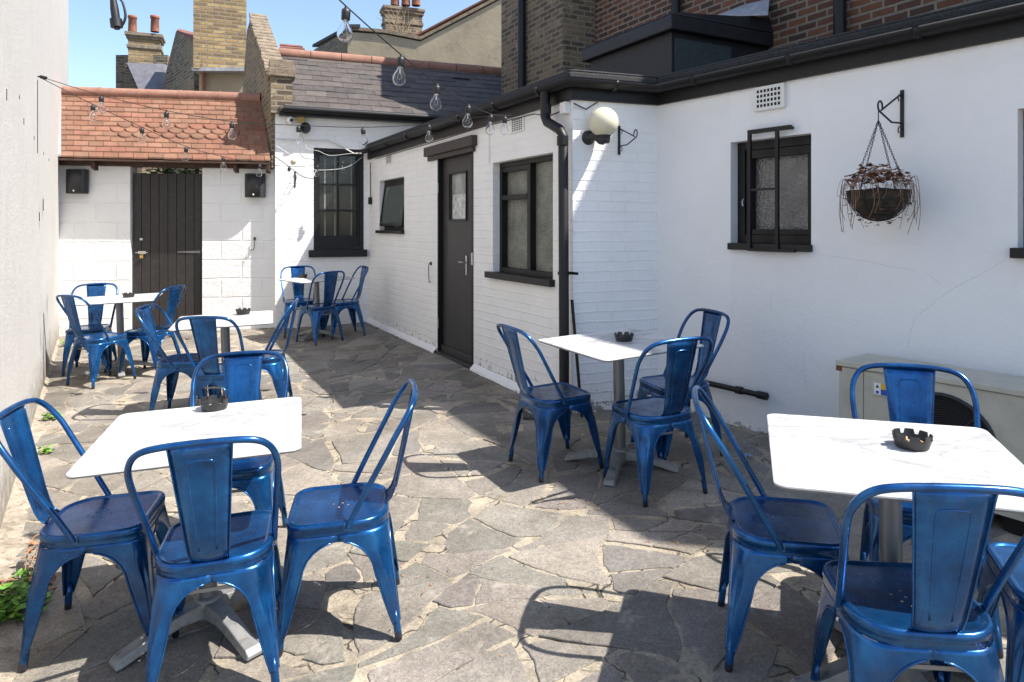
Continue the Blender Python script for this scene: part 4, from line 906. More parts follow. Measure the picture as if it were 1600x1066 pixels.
mb = MB(); a, b, c, d = at(437, 70, 15.6), at(470, 73, 15.6), at(500, 105, 14.6), at(437, 105, 14.6)
nn = 9
for k in range(nn):
    f0, f1 = k / nn, (k + 1.2) / nn; p = [d.lerp(a, f0), c.lerp(b, f0), c.lerp(b, f1), d.lerp(a, f1)]
    mb.hexa(p + [p[0] + Vector((0, 0, .05)), p[1] + Vector((0, 0, .05)), p[2] + Vector((0, 0, .02)), p[3] + Vector((0, 0, .02))])
mb.build('roof', M['farred'], h4); mb = MB(); mb.box((-5.0, 16.8, 2.4), (1.2, 2, 5)); mb.build('wall', M['dark_brick'], h4)

# ------------------------------------------------------------------ fixtures on the walls
# globe lamp
s, z = LW.sz(943, 191, .14); t = thing('wall_lamp', LW.pt(s, z - .1, 0), 'round cream globe lamp on black wall arm beside the eave corner', 'wall lamp')
rg_ = .113; mb = MB(); prof = [(rg_ * math.sin(math.pi * k / 24), -rg_ * math.cos(math.pi * k / 24)) for k in range(2, 25)]; mb.lathe(prof, LW.pt(s, z, .14), 40); mb.build('globe', M['globe'], t)
mb = MB(); mb.lathe([(0, -.04), (.042, -.04), (.05, -.02), (.05, .012), (.055, .014), (.055, .03), (.03, .03)], LW.pt(s, z - rg_ - .005, .14), 24); mb.build('gallery', M['speaker'], t)
a_, zb_ = LW.sz(921, 215, .02)
rot = LW.n.to_track_quat('Z', 'Y').to_matrix(); mb = MB(); mb.lathe([(0, .04), (.03, .038), (.05, .02), (.056, 0)], LW.pt(a_, zb_, 0), 24, rot); mb.build('wall_plate', M['speaker'], t)
mb = MB(); mb.tube([LW.pt(a_, zb_, .03), LW.pt(a_ + .02, zb_ + .0, .09), LW.pt(s - .02, z - rg_ - .03, .135), LW.pt(s, z - rg_ - .03, .14)], [.03, .028, .028, .03], 12); mb.build('arm', M['speaker'], t)

def bracket(W, px, py0, py1, out, label, thick=.008, side=1):
    s, z1 = W.sz(px, py0); _, z0 = W.sz(px, py1); t = thing('hanging_bracket', W.pt(s, z0, 0), label, 'bracket', 'plant hanging brackets')
    mb = MB(); W.box(mb, s - .01, s + .01, z0, z1, 0, .008); mb.build('wall_bar', M['iron'], t)
    h = z1 - z0; zt = z0 + h * .45
    mb = MB(); mb.tube([W.pt(s, z0 + h * .3, .008), W.pt(s, z0 + h * .28, out * .5), W.pt(s, zt, out)], thick * .8, 6)
    cv = [W.pt(s, zt + .03 * (1 - math.cos(a)) * 1.0, out + .025 * math.sin(a)) for a in [k * .5 for k in range(11)]]; mb.tube([W.pt(s, zt, out - .005)] + cv, thick * .8, 6); mb.build('arm', M['iron'], t)
    mb = MB(); mb.tube([W.pt(s, z1 - .02, .008), W.pt(s, zt + .01, out * .95)], thick * .8, 6)
    for zz in (z1 - .05, z0 + .04): mb.tube([W.pt(s, zz + .02 * math.sin(a), .012 + .02 * (1 - math.cos(a))) for a in [k * .6 for k in range(8)]], thick * .5, 6)
    mb.build('stay', M['iron'], t)
    return W.pt(s, zt, out + .02)
bracket(LW, 967, 197, 242, .26, 'empty black scroll bracket next to the globe lamp', .006)
hook = bracket(RW, 1410, 141, 215, .26, 'black scroll bracket on the white render holding the hanging basket', .007)
bracket(BW, 461, 268, 293, .22, 'small black bracket on the white brick left of the sash window', .007)
# hanging basket
t = thing('hanging_basket', hook - Vector((0, 0, .62)), 'wire hanging basket with dried brown plants on chains from the bracket', 'hanging basket')
top = hook; zc = hook.z - .44; rb = .16; mb = MB(); cx, cy = hook.x, hook.y
for k in range(5):
    a = math.pi / 2 * k / 5; r_ = rb * math.cos(a); zz = zc - rb * 1.05 * math.sin(a); mb.tube([(cx + r_ * math.cos(q * math.pi / 12), cy + r_ * math.sin(q * math.pi / 12), zz) for q in range(24)], .0035, 5, closed=True)
for k in range(10):
    q = 2 * math.pi * k / 10; mb.tube([(cx + rb * math.cos(a) * math.cos(q), cy + rb * math.cos(a) * math.sin(q), zc - rb * 1.05 * math.sin(a)) for a in [math.pi / 2 * j / 6 for j in range(7)]], .003, 4)
mb.build('wire_basket', M['iron'], t)
mb = MB(); mb.lathe([(rb * .97 * math.cos(a), -rb * math.sin(a)) for a in [math.pi / 2 * j / 8 for j in range(9)]], (cx, cy, zc), 24); mb.lathe([(rb * .95, 0), (0, .02)], (cx, cy, zc), 24); mb.build('liner', simple('coir_liner', (.07, .05, .035), .95, var=.5, scale=40, bmp=1, bd=.02), t)
mb = MB()
for k in range(4):
    q = 2 * math.pi * k / 4 + .5; e = Vector((cx + rb * math.cos(q), cy + rb * math.sin(q), zc)); st_ = Vector((cx, cy, top.z - .05)); n = 26
    for i in range(n):
        p = st_.lerp(e, (i + .5) / n); d = (e - st_).normalized(); u_ = d.cross(Vector((0, 1, .3) if i % 2 else (1, 0, .3))).normalized()
        mb.tube([p + d * (.011 * math.cos(a)) + u_ * (.005 * math.sin(a)) for a in [j * math.pi / 3 for j in range(6)]], .0016, 4, closed=True)
mb.tube([(cx, cy, top.z), (cx, cy, top.z - .05)], .003, 5); mb.build('chain', M['iron'], t)
rl = random.Random(8); mb = MB(); leaves(mb, (cx, cy, zc + .05), (.16, .16, .10), 320, .034, rl, [(1, 1, 1), (.5, .45, .4), (1.4, .8, .6)], True); leaves(mb, (cx, cy, zc - .04), (.19, .19, .17), 150, .028, rl, [(.7, .7, .7), (.4, .35, .3)])
for k in range(46):
    a = rl.uniform(0, 6.28); p = Vector((cx + .13 * math.cos(a), cy + .13 * math.sin(a), zc + .02)); L_ = rl.uniform(.04, .26); o_ = rl.uniform(.03, .08)
    mb.tube(catmull([p, p + Vector((o_ * .7 * math.cos(a), o_ * .7 * math.sin(a), rl.uniform(.01, .06))), p + Vector((o_ * math.cos(a + .3), o_ * math.sin(a + .3), -L_ * .5)), p + Vector((o_ * math.cos(a - .3) * .8, o_ * math.sin(a - .3) * .8, -L_))], 4), .0014, 4)
mb.build('plants', M['dry'], t, recalc=False)

# camera and floodlight on the back wall
s, z = BW.sz(454, 188, .08); t = thing('security_camera', BW.pt(s, z, 0), 'white dome security camera under the slate eave', 'security camera')
mb = MB(); rot = (BW.n + Vector((.2, 0, -.15))).to_track_quat('Z', 'Y').to_matrix()
mb.lathe([(.055 * math.sin(math.pi * k / 16), .055 * math.cos(math.pi * k / 16)) for k in range(0, 17)], BW.pt(s, z, .09), 24, rot); mb.build('dome', M['white_plastic'], t)
mb = MB(); mb.lathe([(.0, .012), (.022, .01), (.026, 0), (.026, -.02)], BW.pt(s, z, .09) + rot @ Vector((0, 0, .045)), 20, rot); mb.build('lens', M['ash'], t)
mb = MB(); mb.lathe([(.045, .03), (.05, 0)], BW.pt(s, z + .0, .02), 20, BW.n.to_track_quat('Z', 'Y').to_matrix()); mb.tube([BW.pt(s, z, 0), BW.pt(s, z, .06)], .02, 8); mb.build('mount', M['white_plastic'], t)
s, z = BW.sz(475, 200, .08); t = thing('floodlight', BW.pt(s, z, 0), 'round black floodlight with yellow box beside the dome camera', 'light')
rot = (BW.n + Vector((.55, 0, -.25))).to_track_quat('Z', 'Y').to_matrix(); mb = MB(); mb.lathe([(0, -.05), (.03, -.05), (.075, .02), (.08, .035), (.07, .035), (.05, .0), (0, -.01)], BW.pt(s, z, .1), 24, rot); mb.build('housing', M['speaker'], t)
mb = MB(); mb.tube([BW.pt(s, z, 0), BW.pt(s, z, .07)], .018, 8); mb.build('arm', M['speaker'], t)
s, z = BW.sz(470, 186, .04); mb = MB(); BW.box(mb, s - .055, s + .055, z - .05, z + .045, 0, .07); mb.build('driver_box', simple('yellow_box', (.45, .33, .1), .6), t, bevel=.006)
# loose cables and a pipe across the back wall
mb = MB(); mb.tube([BW.pt(*BW.sz(x, y, .03), .03) for x, y in ((431, 217), (470, 219), (512, 219), (535, 230), (553, 240), (566, 240))], .009, 8); t = mb.build('conduit', M['cable_white'], base=BW.pt(.3, 2.6)); tag(t, 'white painted conduit bending across the back wall above the sash window', 'conduit')
for pts, r_, lab in (([(431, 228), (445, 236), (466, 252), (480, 262), (500, 266), (540, 262), (566, 246)], .005, 'grey cable looping low across the back wall and window top'),
                     ([(475, 222), (482, 233), (497, 236), (515, 243), (540, 241), (566, 238)], .004, 'thin white cable drooping beneath the conduit')):
    mb = MB(); mb.tube(catmull([BW.pt(*BW.sz(x, y, .05), .05) for x, y in pts]), r_ * .8, 6); tag(mb.build('cable', M['cable_white'], base=BW.pt(.5, 2.4)), lab, 'cable')
mb = MB(); s, z = BW.sz(459, 252); mb.lathe([(0, .012), (.035, .011), (.038, 0)], BW.pt(s, z, 0), 20, BW.n.to_track_quat('Z', 'Y').to_matrix()); tag(mb.build('vent_cap', simple('buff_plastic', (.5, .42, .3), .6), base=BW.pt(s, z, 0)), 'round buff vent cap on the back wall above the small bracket', 'vent')

# ------------------------------------------------------------------ festoon lights
def make_bulb(top, d, parent, sc=1.0, tilt=0):
    bx = Matrix.Rotation(tilt, 3, 'Y')
    mb = MB(); mb.lathe([(0, .012), (.007, .012), (.010, .0), (.018, -.002), (.0195, -.014), (.019, -.045), (.0175, -.047), (0, -.047)], top, 16, bx); sk = mb.build('socket', M['rubber'], parent)
    mb = MB(); prof = [(.0135, -.046), (.0135, -.056), (.017, -.066), (.0265, -.082), (.0325, -.098), (.0335, -.110), (.031, -.122), (.024, -.133), (.013, -.140), (0, -.142)]
    mb.lathe(prof, top, 22, bx); mb.build('bulb', M['bulb'], sk, recalc=True, solid=.0012)
    mb = MB(); q = lambda x, z: Vector(top) + bx @ Vector((x, 0, z)); mb.tube([q(0, -.047), q(0, -.08)], .004, 6); mb.tube([q(-.004, -.08), q(-.012, -.105), q(0, -.112), q(.012, -.105), q(.004, -.08)], .0009, 4); mb.build('filament', M['filament'], sk)
def festoon(pts, flags, label, hooks=(0, -1), r_=.0032):
    pts = [Vector(p) for p in pts]; t = thing('festoon_string', pts[-1], label, 'string lights', 'festoon bulb strings across the yard')
    mb = MB(); mb.tube(catmull(pts), r_, 6); mb.build('wire', M['rubber'], t)
    for i, p in enumerate(pts):
        if flags[i]: make_bulb(p - Vector((0, 0, .012)), 0, t, tilt=random.uniform(-.1, .1))
    return t
A1 = [(470, -60, 2.55), (541, 10, 2.95), (627, 86, 3.4), (683, 131, 3.9), (732, 163, 4.4), (767, 178, 4.95), (789, 181, 5.45), (812, 178, 5.75)]
festoon([at(*p) for p in A1], [0, 1, 1, 1, 1, 1, 1, 0], 'string of clear bulbs hanging nearest the camera, falling to the eave above the big window')
def online(p0, p1, pts):
    out = []
    for px, py in pts:
        a, b = ray(px, py); u = p1 - p0; t_ = (a * p0.y - p0.x) / (u.x - a * u.y); Y = p0.y + u.y * t_; out.append(Vector((a * Y, Y, H + b * Y)))
    return out
HK = SW.pt(*SW.sz(63, 120, .02), .02)
e1 = DW.pt(DW.sz(812, 178, .1)[0], 2.47, .1)
P = online(HK, e1, [(63, 120), (158, 149), (260, 173), (362, 190), (466, 196), (567, 199), (670, 194), (745, 184)])
festoon(P + [e1], [0, 1, 1, 1, 1, 1, 1, 0, 0], 'higher bulb string from the cream wall, crossing before the tiled roof to the door eave')
e2 = DW.pt(DWL - .05, 2.44, .1)
P = online(HK, e2, [(64, 122), (145, 163), (222, 199), (291, 229), (349, 245), (406, 256), (452, 260), (496, 258), (535, 252)])
festoon(P + [e2], [0, 1, 1, 1, 1, 1, 1, 1, 1, 0], 'lower bulb string from the cream wall, running to the corner above the sash window')
mb = MB(); mb.tube([HK - SW.n * .02, HK + SW.n * .03], .006, 6); mb.tube([HK + Vector((.0, 0, .0)), HK + Vector((.05, 0, -.012))], .014, 8); tag(mb.build('wire_hook', M['iron'], base=HK), 'small black hook on the cream wall holding two bulb strings', 'hook')
# dangling connector near the top of the view
mb = MB(); p = at(174, -30, 2.3); q = at(177, 0, 2.3); r2 = at(181, 30, 2.3); e = at(183, 46, 2.3)
t = thing('cable_connector', e, 'black cable connector dangling with a loop of cable above the yard', 'cable connector')
mb.tube([q, q.lerp(r2, .5), r2], [.010, .013, .013], 12); mb.tube([r2, r2.lerp(e, .8)], .019, 12); mb.tube([r2.lerp(e, .8), e], .009, 10); mb.build('plug', M['rubber'], t)
mb = MB(); mb.tube(catmull([at(168, -140, 2.3), p, q]), .005, 6); mb.tube(catmull([at(170, -140, 2.3), at(182, -20, 2.3), at(192, 5, 2.3), at(196, 25, 2.3), at(192, 38, 2.3), at(186, 42, 2.3)]), .004, 6); mb.build('loop_cable', M['rubber'], t)

# ------------------------------------------------------------------ air conditioner
AW = Wall((RW.pt(1.70, 0, .40).x, RW.pt(1.70, 0, .40).y), RW.u, RW.n); ACL = .95; ag = gz(*AW.pt(.5, 0, -.15).xy)
t = thing('air_conditioner', AW.pt(ACL / 2, ag, -.16), 'beige outdoor air conditioning unit with black fan grille against the white render', 'air conditioner')
zt = .755; zb = ag + .07; fc, fr_ = .53, .235; fz = (zt + zb) / 2 - .02
mb = MB(); AW.box(mb, 0, ACL, zb, zt - .03, -.32, -.012); mb.build('casing', M['ac'], t, bevel=.004)
mb = MB(); mb2 = []
n = 40; ci = [AW.pt(fc + fr_ * math.cos(2 * math.pi * k / n), fz + fr_ * math.sin(2 * math.pi * k / n), .0) for k in range(n)]
def edgep(k):
    a = 2 * math.pi * k / n; c_, s_ = math.cos(a), math.sin(a); m = min((ACL - .003 - fc) / c_ if c_ > 1e-6 else 9, (.14 - fc) / c_ if c_ < -1e-6 else 9, (zt - .035 - fz) / s_ if s_ > 1e-6 else 9, (zb + .003 - fz) / s_ if s_ < -1e-6 else 9); return AW.pt(fc + c_ * m, fz + s_ * m, 0)
co = [edgep(k) for k in range(n)]; mb.add(ci + co + [p - AW.n * .03 for p in ci], [(k, (k + 1) % n, n + (k + 1) % n, n + k) for k in range(n)] + [(k, 2 * n + k, 2 * n + (k + 1) % n, (k + 1) % n) for k in range(n)])
mb.build('front_panel', M['ac'], t, recalc=False)
mb = MB(); AW.box(mb, .003, .137, zb + .003, zt - .035, -.0115, .004); mb.build('side_panel', M['ac'], t, bevel=.003)
mb = MB(); AW.box(mb, -.012, ACL + .012, zt - .03, zt, -.335, .014); mb.build('lid', M['ac'], t, bevel=.004)
mb = MB(); AW.box(mb, fc - fr_, fc + fr_, fz - fr_, fz + fr_, -.0118, -.0112); mb.build('fan_cavity', M['hole'], t)
mb = MB()
for k in range(18): mb.tube([AW.pt(fc + (.03 + k * .0118) * math.cos(q * math.pi / 18), fz + (.03 + k * .0118) * math.sin(q * math.pi / 18), .006) for q in range(36)], .0019, 4, closed=True)
for k in range(4):
    a = math.pi / 4 + k * math.pi / 2; mb.tube([AW.pt(fc + .03 * math.cos(a), fz + .03 * math.sin(a), .01), AW.pt(fc + fr_ * math.cos(a), fz + fr_ * math.sin(a), .008)], .004, 6)
mb.tube([AW.pt(fc + fr_ * math.cos(q * math.pi / 20), fz + fr_ * math.sin(q * math.pi / 20), .006) for q in range(40)], .010, 8, closed=True)
mb.lathe([(0, .018), (.028, .016), (.032, .004)], AW.pt(fc, fz, 0), 20, AW.n.to_track_quat('Z', 'Y').to_matrix()); mb.build('fan_grille', M['speaker'], t)
mb = MB(); mb.lathe([(0, .004), (.007, .003), (.008, 0)], AW.pt(.08, zt - .09, .004), 10, AW.n.to_track_quat('Z', 'Y').to_matrix())
for k in range(4): a = math.pi / 4 + k * math.pi / 2; mb.lathe([(0, .006), (.007, .005), (.008, 0)], AW.pt(fc + .13 * math.cos(a), fz + .13 * math.sin(a), .010), 10, AW.n.to_track_quat('Z', 'Y').to_matrix())
mb.build('screw', M['chrome'], t)
mb = MB(); AW.box(mb, .185, .33, zt - .155, zt - .075, .001, .01); lb_ = mb.build('rating_plate', M['ac'], t)
mb = MB(); AW.box(mb, .20, .235, zt - .148, zt - .088, .0105, .0115); mb.build('label', M['label_white'], lb_)
mb = MB(); AW.box(mb, .236, .29, zt - .118, zt - .088, .0105, .0115); mb.build('label', M['label_yellow'], lb_)
mb = MB(); AW.box(mb, .236, .29, zt - .148, zt - .119, .0105, .0115); mb.lathe([(0, .001), (.008, .001), (.009, 0)], AW.pt(.2175, zt - .136, .0115), 12, AW.n.to_track_quat('Z', 'Y').to_matrix()); mb.build('label', M['label_blue'], lb_)
mb = MB(); mb.prism([AW.pt(.208, zt - .113, .0117), AW.pt(.227, zt - .113, .0117), AW.pt(.2175, zt - .095, .0117)], AW.n * .0005); mb.build('warning_mark', M['ash'], lb_)
mb = MB(); AW.box(mb, -.0135, .02, zt - .06, zt - .032, -.02, .0055); mb.build('rust_patch', M['rust'], t)
mb = MB(); AW.box(mb, .2, .24, zb + .22, zb + .26, .001, .006); mb.build('knockout', M['hole'], t)
for s in (.12, ACL - .12): mb = MB(); AW.box(mb, s - .05, s + .05, ag - .03, zb - .001, -.3, -.03); mb.build('foot', M['black'], t)

# ------------------------------------------------------------------ chairs
def sq(hx, hyf, hyr, rf_, rr_, per=6):       # rounded seat outline, counter-clockwise; front +y
    out = []
    for cx_, cy_, r, a0 in ((hx - rf_, hyf - rf_, rf_, 0), (-hx + rf_, hyf - rf_, rf_, 90), (-hx + rr_, -hyr + rr_, rr_, 180), (hx - rr_, -hyr + rr_, rr_, 270)):
        for k in range(per + 1):
            a = R(a0 + 90 * k / per); out.append(Vector((cx_ + r * math.cos(a), cy_ + r * math.sin(a), 0)))
    return out
def interp(tab, x):
    tab = sorted(tab)
    if x <= tab[0][0]: return tab[0][1]
    for (a, b), (c, d) in zip(tab, tab[1:]):
        if x <= c: return b + (d - b) * (x - a) / (c - a)
    return tab[-1][1]
def make_chair():
    root = thing('metal_chair', (0, 0, 0), 'x', 'chair', 'blue metal chairs around the tables')
    # seat: pressed top with drain holes, rolled rim and skirt
    bm = bmesh.new(); outl = sq(.158, .158, .158, .045, .09); vs = [bm.verts.new((p.x, p.y, .4435)) for p in outl]; ed = [bm.edges.new((vs[i], vs[(i + 1) % len(vs)])) for i in range(len(vs))]
    for hx, hy in ((0, .0), (-.035, .012), (.035, .012), (-.02, -.022), (.02, -.022), (0, .035), (0, -.045)):
        hv = [bm.verts.new((hx + .0042 * math.cos(k * math.pi / 4), hy - .01 + .0042 * math.sin(k * math.pi / 4), .4435)) for k in range(8)]
        ed += [bm.edges.new((hv[i], hv[(i + 1) % 8])) for i in range(8)]
    bmesh.ops.triangle_fill(bm, use_beauty=True, edges=ed); bm.verts.index_update()
    mb = MB(); mb.add([v.co.copy() for v in bm.verts], [[v.index for v in f.verts] for f in bm.faces]); bm.free()
    prof = [(0, .4435), (.004, .4445), (.008, .4485), (.014, .4500), (.021, .4482), (.0255, .4435), (.0265, .437), (.0265, .425), (.0245, .4235), (.0245, .405)]
    rings = [[Vector((p.x, p.y, z)) for p in sq(.158 + e, .158 + e, .158 + e, .045 + e, .09 + e)] for e, z in prof]; n = len(rings[0])
    mb.add([q for g in rings for q in g], [(i * n + k, i * n + (k + 1) % n, (i + 1) * n + (k + 1) % n, (i + 1) * n + k) for i in range(len(rings) - 1) for k in range(n)], True)
    mb.build('seat', M['paint'], root, weld=True)
    opening = [(0, .17), (.055, .169), (.1, .158), (.15, .147), (.2, .137), (.25, .127), (.29, .121), (.32, .108), (.345, .087), (.36, .066), (.37, .045), (.376, .022), (.379, 0)]
    for sx in (-1, 1):
        for sy in (-1, 1):
            mb = MB(); rows = []; zs = [.406, .392, .379, .376, .370, .36, .345, .32, .29, .25, .21, .17, .13, .095, .07, .062]
            for z in zs:
                k = (.406 - z) / .406; ax = .181 + (.204 - .181) * k; ay = .181 + ((.226 if sy > 0 else .222) - .181) * k
                opn = interp(opening, z) if z < .379 else 0
                wx, wy = ax - opn * (ax / .19) , ay - opn * (ay / .19)
                if z >= .379: wx, wy = ax, ay
                wx = max(wx, .021); wy = max(wy, .021)
                rc = (.065 if sy > 0 else .10) * (1 - k * 1.6); rc = max(rc, .018); rc = min(rc, wx * .85, wy * .85)
                row = []
                for j in range(5): row.append(Vector((ax - wx + (wx - rc) * j / 4, ay)))
                gr = .009 * max(0, min(1, (.35 - z) / .05)) * max(0, min(1, (z - .06) / .04))
                for j in range(1, 8):
                    a = R(90 - 90 * j / 8); g_ = gr * (1 if 3 <= j <= 5 else 0)
                    row.append(Vector((ax - rc + (rc - g_) * math.cos(a), ay - rc + (rc - g_) * math.sin(a))))
                for j in range(5): row.append(Vector((ax, ay - rc - (wy - rc) * j / 4)))
                rows.append([Vector((sx * p.x, sy * p.y, z)) for p in row])
            m = len(rows[0]); mb.add([p for r in rows for p in r], [(i * m + j, i * m + j + 1, (i + 1) * m + j + 1, (i + 1) * m + j) for i in range(len(rows) - 1) for j in range(m - 1)], True)
            # rolled edges
            e1_ = [r[0] for r in rows if r[0].z <= .379]; e2_ = [r[-1] for r in rows if r[-1].z <= .379]
            mb.tube(e1_, .0035, 5); mb.tube(e2_, .0035, 5)
            b = Vector((sx * .191, sy * (.213 if sy > 0 else .209), 0)); tp = Vector((sx * .186, sy * (.204 if sy > 0 else .200), .072))
            mb.tube([tp + Vector((sx * -.002, sy * -.003, .03)), tp.lerp(b, .05), tp.lerp(b, .5), tp.lerp(b, .92), b + Vector((0, 0, .0))], [.006, .0135, .0135, .0135, .012], 12)
            mb.build('leg', M['paint'], root, solid=.0022)
    # hoop
    side = [(.187, -.036, .425), (.190, -.048, .452), (.197, -.09, .53), (.207, -.14, .62), (.216, -.185, .70), (.219, -.215, .755), (.213, -.244, .80), (.195, -.268, .836), (.165, -.284, .858), (.12, -.293, .868), (.06, -.297, .872)]
    pts = [Vector((-x, y, z)) for x, y, z in side] + [Vector((0, -.298, .873))] + [Vector(p) for p in side[::-1]]
    mb = MB(); mb.tube(catmull(pts, 4), .0108, 10)
    for s in (-1, 1): mb.box((s * .184, -.036, .432), (.010, .024, .028))
    mb.build('back_frame', M['paint'], root)
    # back panel with pressed outline
    mb = MB(); prof = [(-.170, .449, .056), (-.181, .456, .058), (-.196, .472, .060), (-.208, .50, .063), (-.222, .55, .067), (-.236, .61, .072), (-.250, .67, .077), (-.264, .73, .082), (-.278, .79, .087), (-.288, .835, .091), (-.296, .868, .094)]
    vs = []; fs = []; nc = 7
    for y, z, hw in prof:
        for j in range(nc):
            u = -1 + 2 * j / (nc - 1); vs.append((hw * u, y - .010 * (1 - u * u), z))
    mb.add(vs, [(i * nc + j, i * nc + j + 1, (i + 1) * nc + j + 1, (i + 1) * nc + j) for i in range(len(prof) - 1) for j in range(nc - 1)], True)
    def pp(u, z):
        ys = interp([(b, a) for a, b, c in prof], z); hw = interp([(b, c) for a, b, c in prof], z); return Vector((hw * u, ys - .010 * (1 - u * u) + .0005, z))
    em = [pp(-.42, .50), pp(-.44, .6), pp(-.46, .72), pp(-.46, .79), pp(-.40, .81), pp(-.25, .815), pp(0, .816), pp(.25, .815), pp(.40, .81), pp(.46, .79), pp(.46, .72), pp(.44, .6), pp(.42, .50)]
    mb.tube(catmull(em, 3), .0032, 6)
    for s in (-1, 1): mb.tube([Vector((s * hw, y, z)) for y, z, hw in prof], .0028, 5)
    mb.build('backrest', M['paint'], root, solid=.0018)
    mb = MB()
    for s in (-1, 1): mb.box((0, 0, .352), (.42, .014, .003), Matrix.Rotation(R(45 * s), 3, 'Z'))
    for s in (-1, 1): mb.box((0, s * .170, .350), (.30, .003, .012))
    mb.build('brace', M['column'], root)
    return root
chair = make_chair()
up = Vector((-GX, -GY, 1)).normalized()
def place(o, x, y, yaw):       # stand on the gently sloping paving
    z = gz(x, y) + .001; q = Vector((0, 0, 1)).rotation_difference(up); o.location = (x, y, z)
    o.rotation_mode = 'QUATERNION'; o.rotation_quaternion = q @ Matrix.Rotation(yaw, 3, 'Z').to_quaternion()
CH = [
 (-.656, 2.659, 190.6, 'blue metal chair on the right side of the nearest left table, seat turned towards it'),
 (-1.018, 2.402, 105.7, 'blue metal chair nearest the camera at the near left table, back to us'),
 (-1.546, 2.616, 12.9, 'blue metal chair between the cream wall and the near left table'),
 (-1.284, 3.19, -78.8, 'blue metal chair behind the near left table, facing the camera'),
 (.976, 2.435, -13.4, 'blue metal chair on the left side of the near right table'),
 (1.567, 2.60, -112.3, 'blue metal chair between the near right table and the air conditioner'),
 (1.125, 1.950, 82.0, 'blue metal chair nearest the camera at the near right table, dark back to us'),
 (1.66, 2.02, 160, 'blue metal chair cut by the right edge of the view, at the near right table'),
 (.264, 4.195, 27.5, 'blue metal chair left of the table by the downpipe'),
 (.797, 3.834, 111.8, 'blue metal chair with back to us at the table by the downpipe'),
 (1.054, 4.38, 199.9, 'blue metal chair right of the table by the downpipe, close to the white render'),
 (-3.971, 6.608, 64.6, 'blue metal chair beside the cream wall at the table before the gate'),
 (-4.416, 7.163, -73.6, 'blue metal chair behind the table before the gate, facing us'),
 (-3.68, 6.974, 172.8, 'blue metal chair right of the table before the gate, in front of the dark boards'),
 (-2.604, 5.475, 6.1, 'blue metal chair left of the middle left table'),
 (-2.115, 5.053, 87.5, 'blue metal chair with back to us at the middle left table'),
 (-2.026, 5.529, 190, 'blue metal chair right of the middle left table, leaning hoop towards the shade'),
 (-2.381, 8.459, 138.7, 'blue metal chair nearest us at the farthest table in the back corner'),
 (-2.171, 8.841, 210.7, 'blue metal chair beside the door wall at the farthest corner table'),
 (-2.799, 9.019, -72.0, 'blue metal chair against the back wall at the farthest corner table, half in sunlight'),
]
for i, (x, y, a, lab) in enumerate(CH):
    o = chair if i == 0 else copy_tree(chair)
    o['label'] = lab; place(o, x, y, R(a - 90))

# ------------------------------------------------------------------ tables and ashtrays
def make_table(arm_rot):
    root = thing('cafe_table', (0, 0, 0), 'x', 'table', 'white square tables on grey pedestals'); return root
tb = thing('cafe_table', (0, 0, 0), 'x', 'table', 'white square tables on grey pedestals')
hs = .362; TT = .751
mb = MB(); prof = [(-.004, TT), (0, TT - .0015), (.001, TT - .006), (-.001, TT - .012), (-.006, TT - .014)]
rings = [[Vector((p.x, p.y, z)) for p in sq(hs + e, hs + e, hs + e, .035, .035)] for e, z in prof]; n = len(rings[0])
for i in range(len(rings) - 1):
    mb.m = 1 if i >= 2 else 0; mb.add(rings[i] + rings[i + 1], [(k, (k + 1) % n, n + (k + 1) % n, n + k) for k in range(n)])
mb.m = 0
mb.add(rings[0], [tuple(range(n))]); mb.m = 1; mb.add(rings[-1], [tuple(range(n))[::-1]])
mb.build('tabletop', [M['marble'], M['column']], tb, weld=True)
mb = MB(); mb.tube([(0, 0, .085), (0, 0, TT - .03)], .034, 24); mb.build('column', M['column'], tb)
mb = MB(); mb.box((0, 0, TT - .024), (.26, .05, .018)); mb.box((0, 0, TT - .0245), (.05, .26, .017)); mb.build('top_bracket', M['column'], tb)
bs = MB(); bs.lathe([(0, .112), (.045, .112), (.052, .104), (.055, .05), (.05, .03), (0, .03)], (0, 0, 0), 24)
for k in range(4):
    rm = Matrix.Rotation(k * math.pi / 2, 3, 'Z'); secs = [(.03, .042, .100, .045), (.12, .036, .090, .05), (.20, .034, .070, .035), (.27, .034, .048, .015), (.325, .036, .034, .004), (.345, .034, .018, .004)]
    vs = []
    for x, hw, zt_, zb_ in secs: vs += [rm @ Vector((x, -hw, zb_)), rm @ Vector((x, hw, zb_)), rm @ Vector((x, hw * .8, zt_)), rm @ Vector((x, -hw * .8, zt_))]
    m = len(secs); bs.add(vs, [(i * 4 + j, i * 4 + (j + 1) % 4, (i + 1) * 4 + (j + 1) % 4, (i + 1) * 4 + j) for i in range(m - 1) for j in range(4)] + [(0, 3, 2, 1), tuple((m - 1) * 4 + j for j in range(4))])
base_o = bs.build('base', M['base'], tb, bevel=.004)
TB = [(-1.17, 2.639, 17.1, 50, 'white marble effect table at the near left, four blue chairs round it', (-.12, .17)),
      (1.236, 2.219, -18.9, 7, 'white marble effect table at the near right, before the air conditioner', (.05, .02)),
      (.66, 4.149, 28.1, 70, 'white square table near the downpipe and globe lamp, half in shade', (.0, .05)),
      (-4.043, 7.079, 20, 29, 'white square table in front of the dark boarded gate', (.05, .02)),
      (-2.27, 5.456, 19.5, 60, 'white square table in the middle of the left side, before the block wall', (.05, .07)),
      (-2.49, 8.772, 42.2, 70, 'white square table in the back corner under the sash window', (-.1, .02))]
ASH = [(335, 632, 'black notched ashtray on the near left table'), (1425, 690, 'black notched ashtray holding cigarette ends on the near right table'), (975, 528, 'black notched ashtray on the table by the downpipe'),
       (201, 462, 'black notched ashtray on the table before the gate'), (380, 487.5, 'black notched ashtray on the middle left table'), (473, 432, 'black notched ashtray on the back corner table')]
drop = []
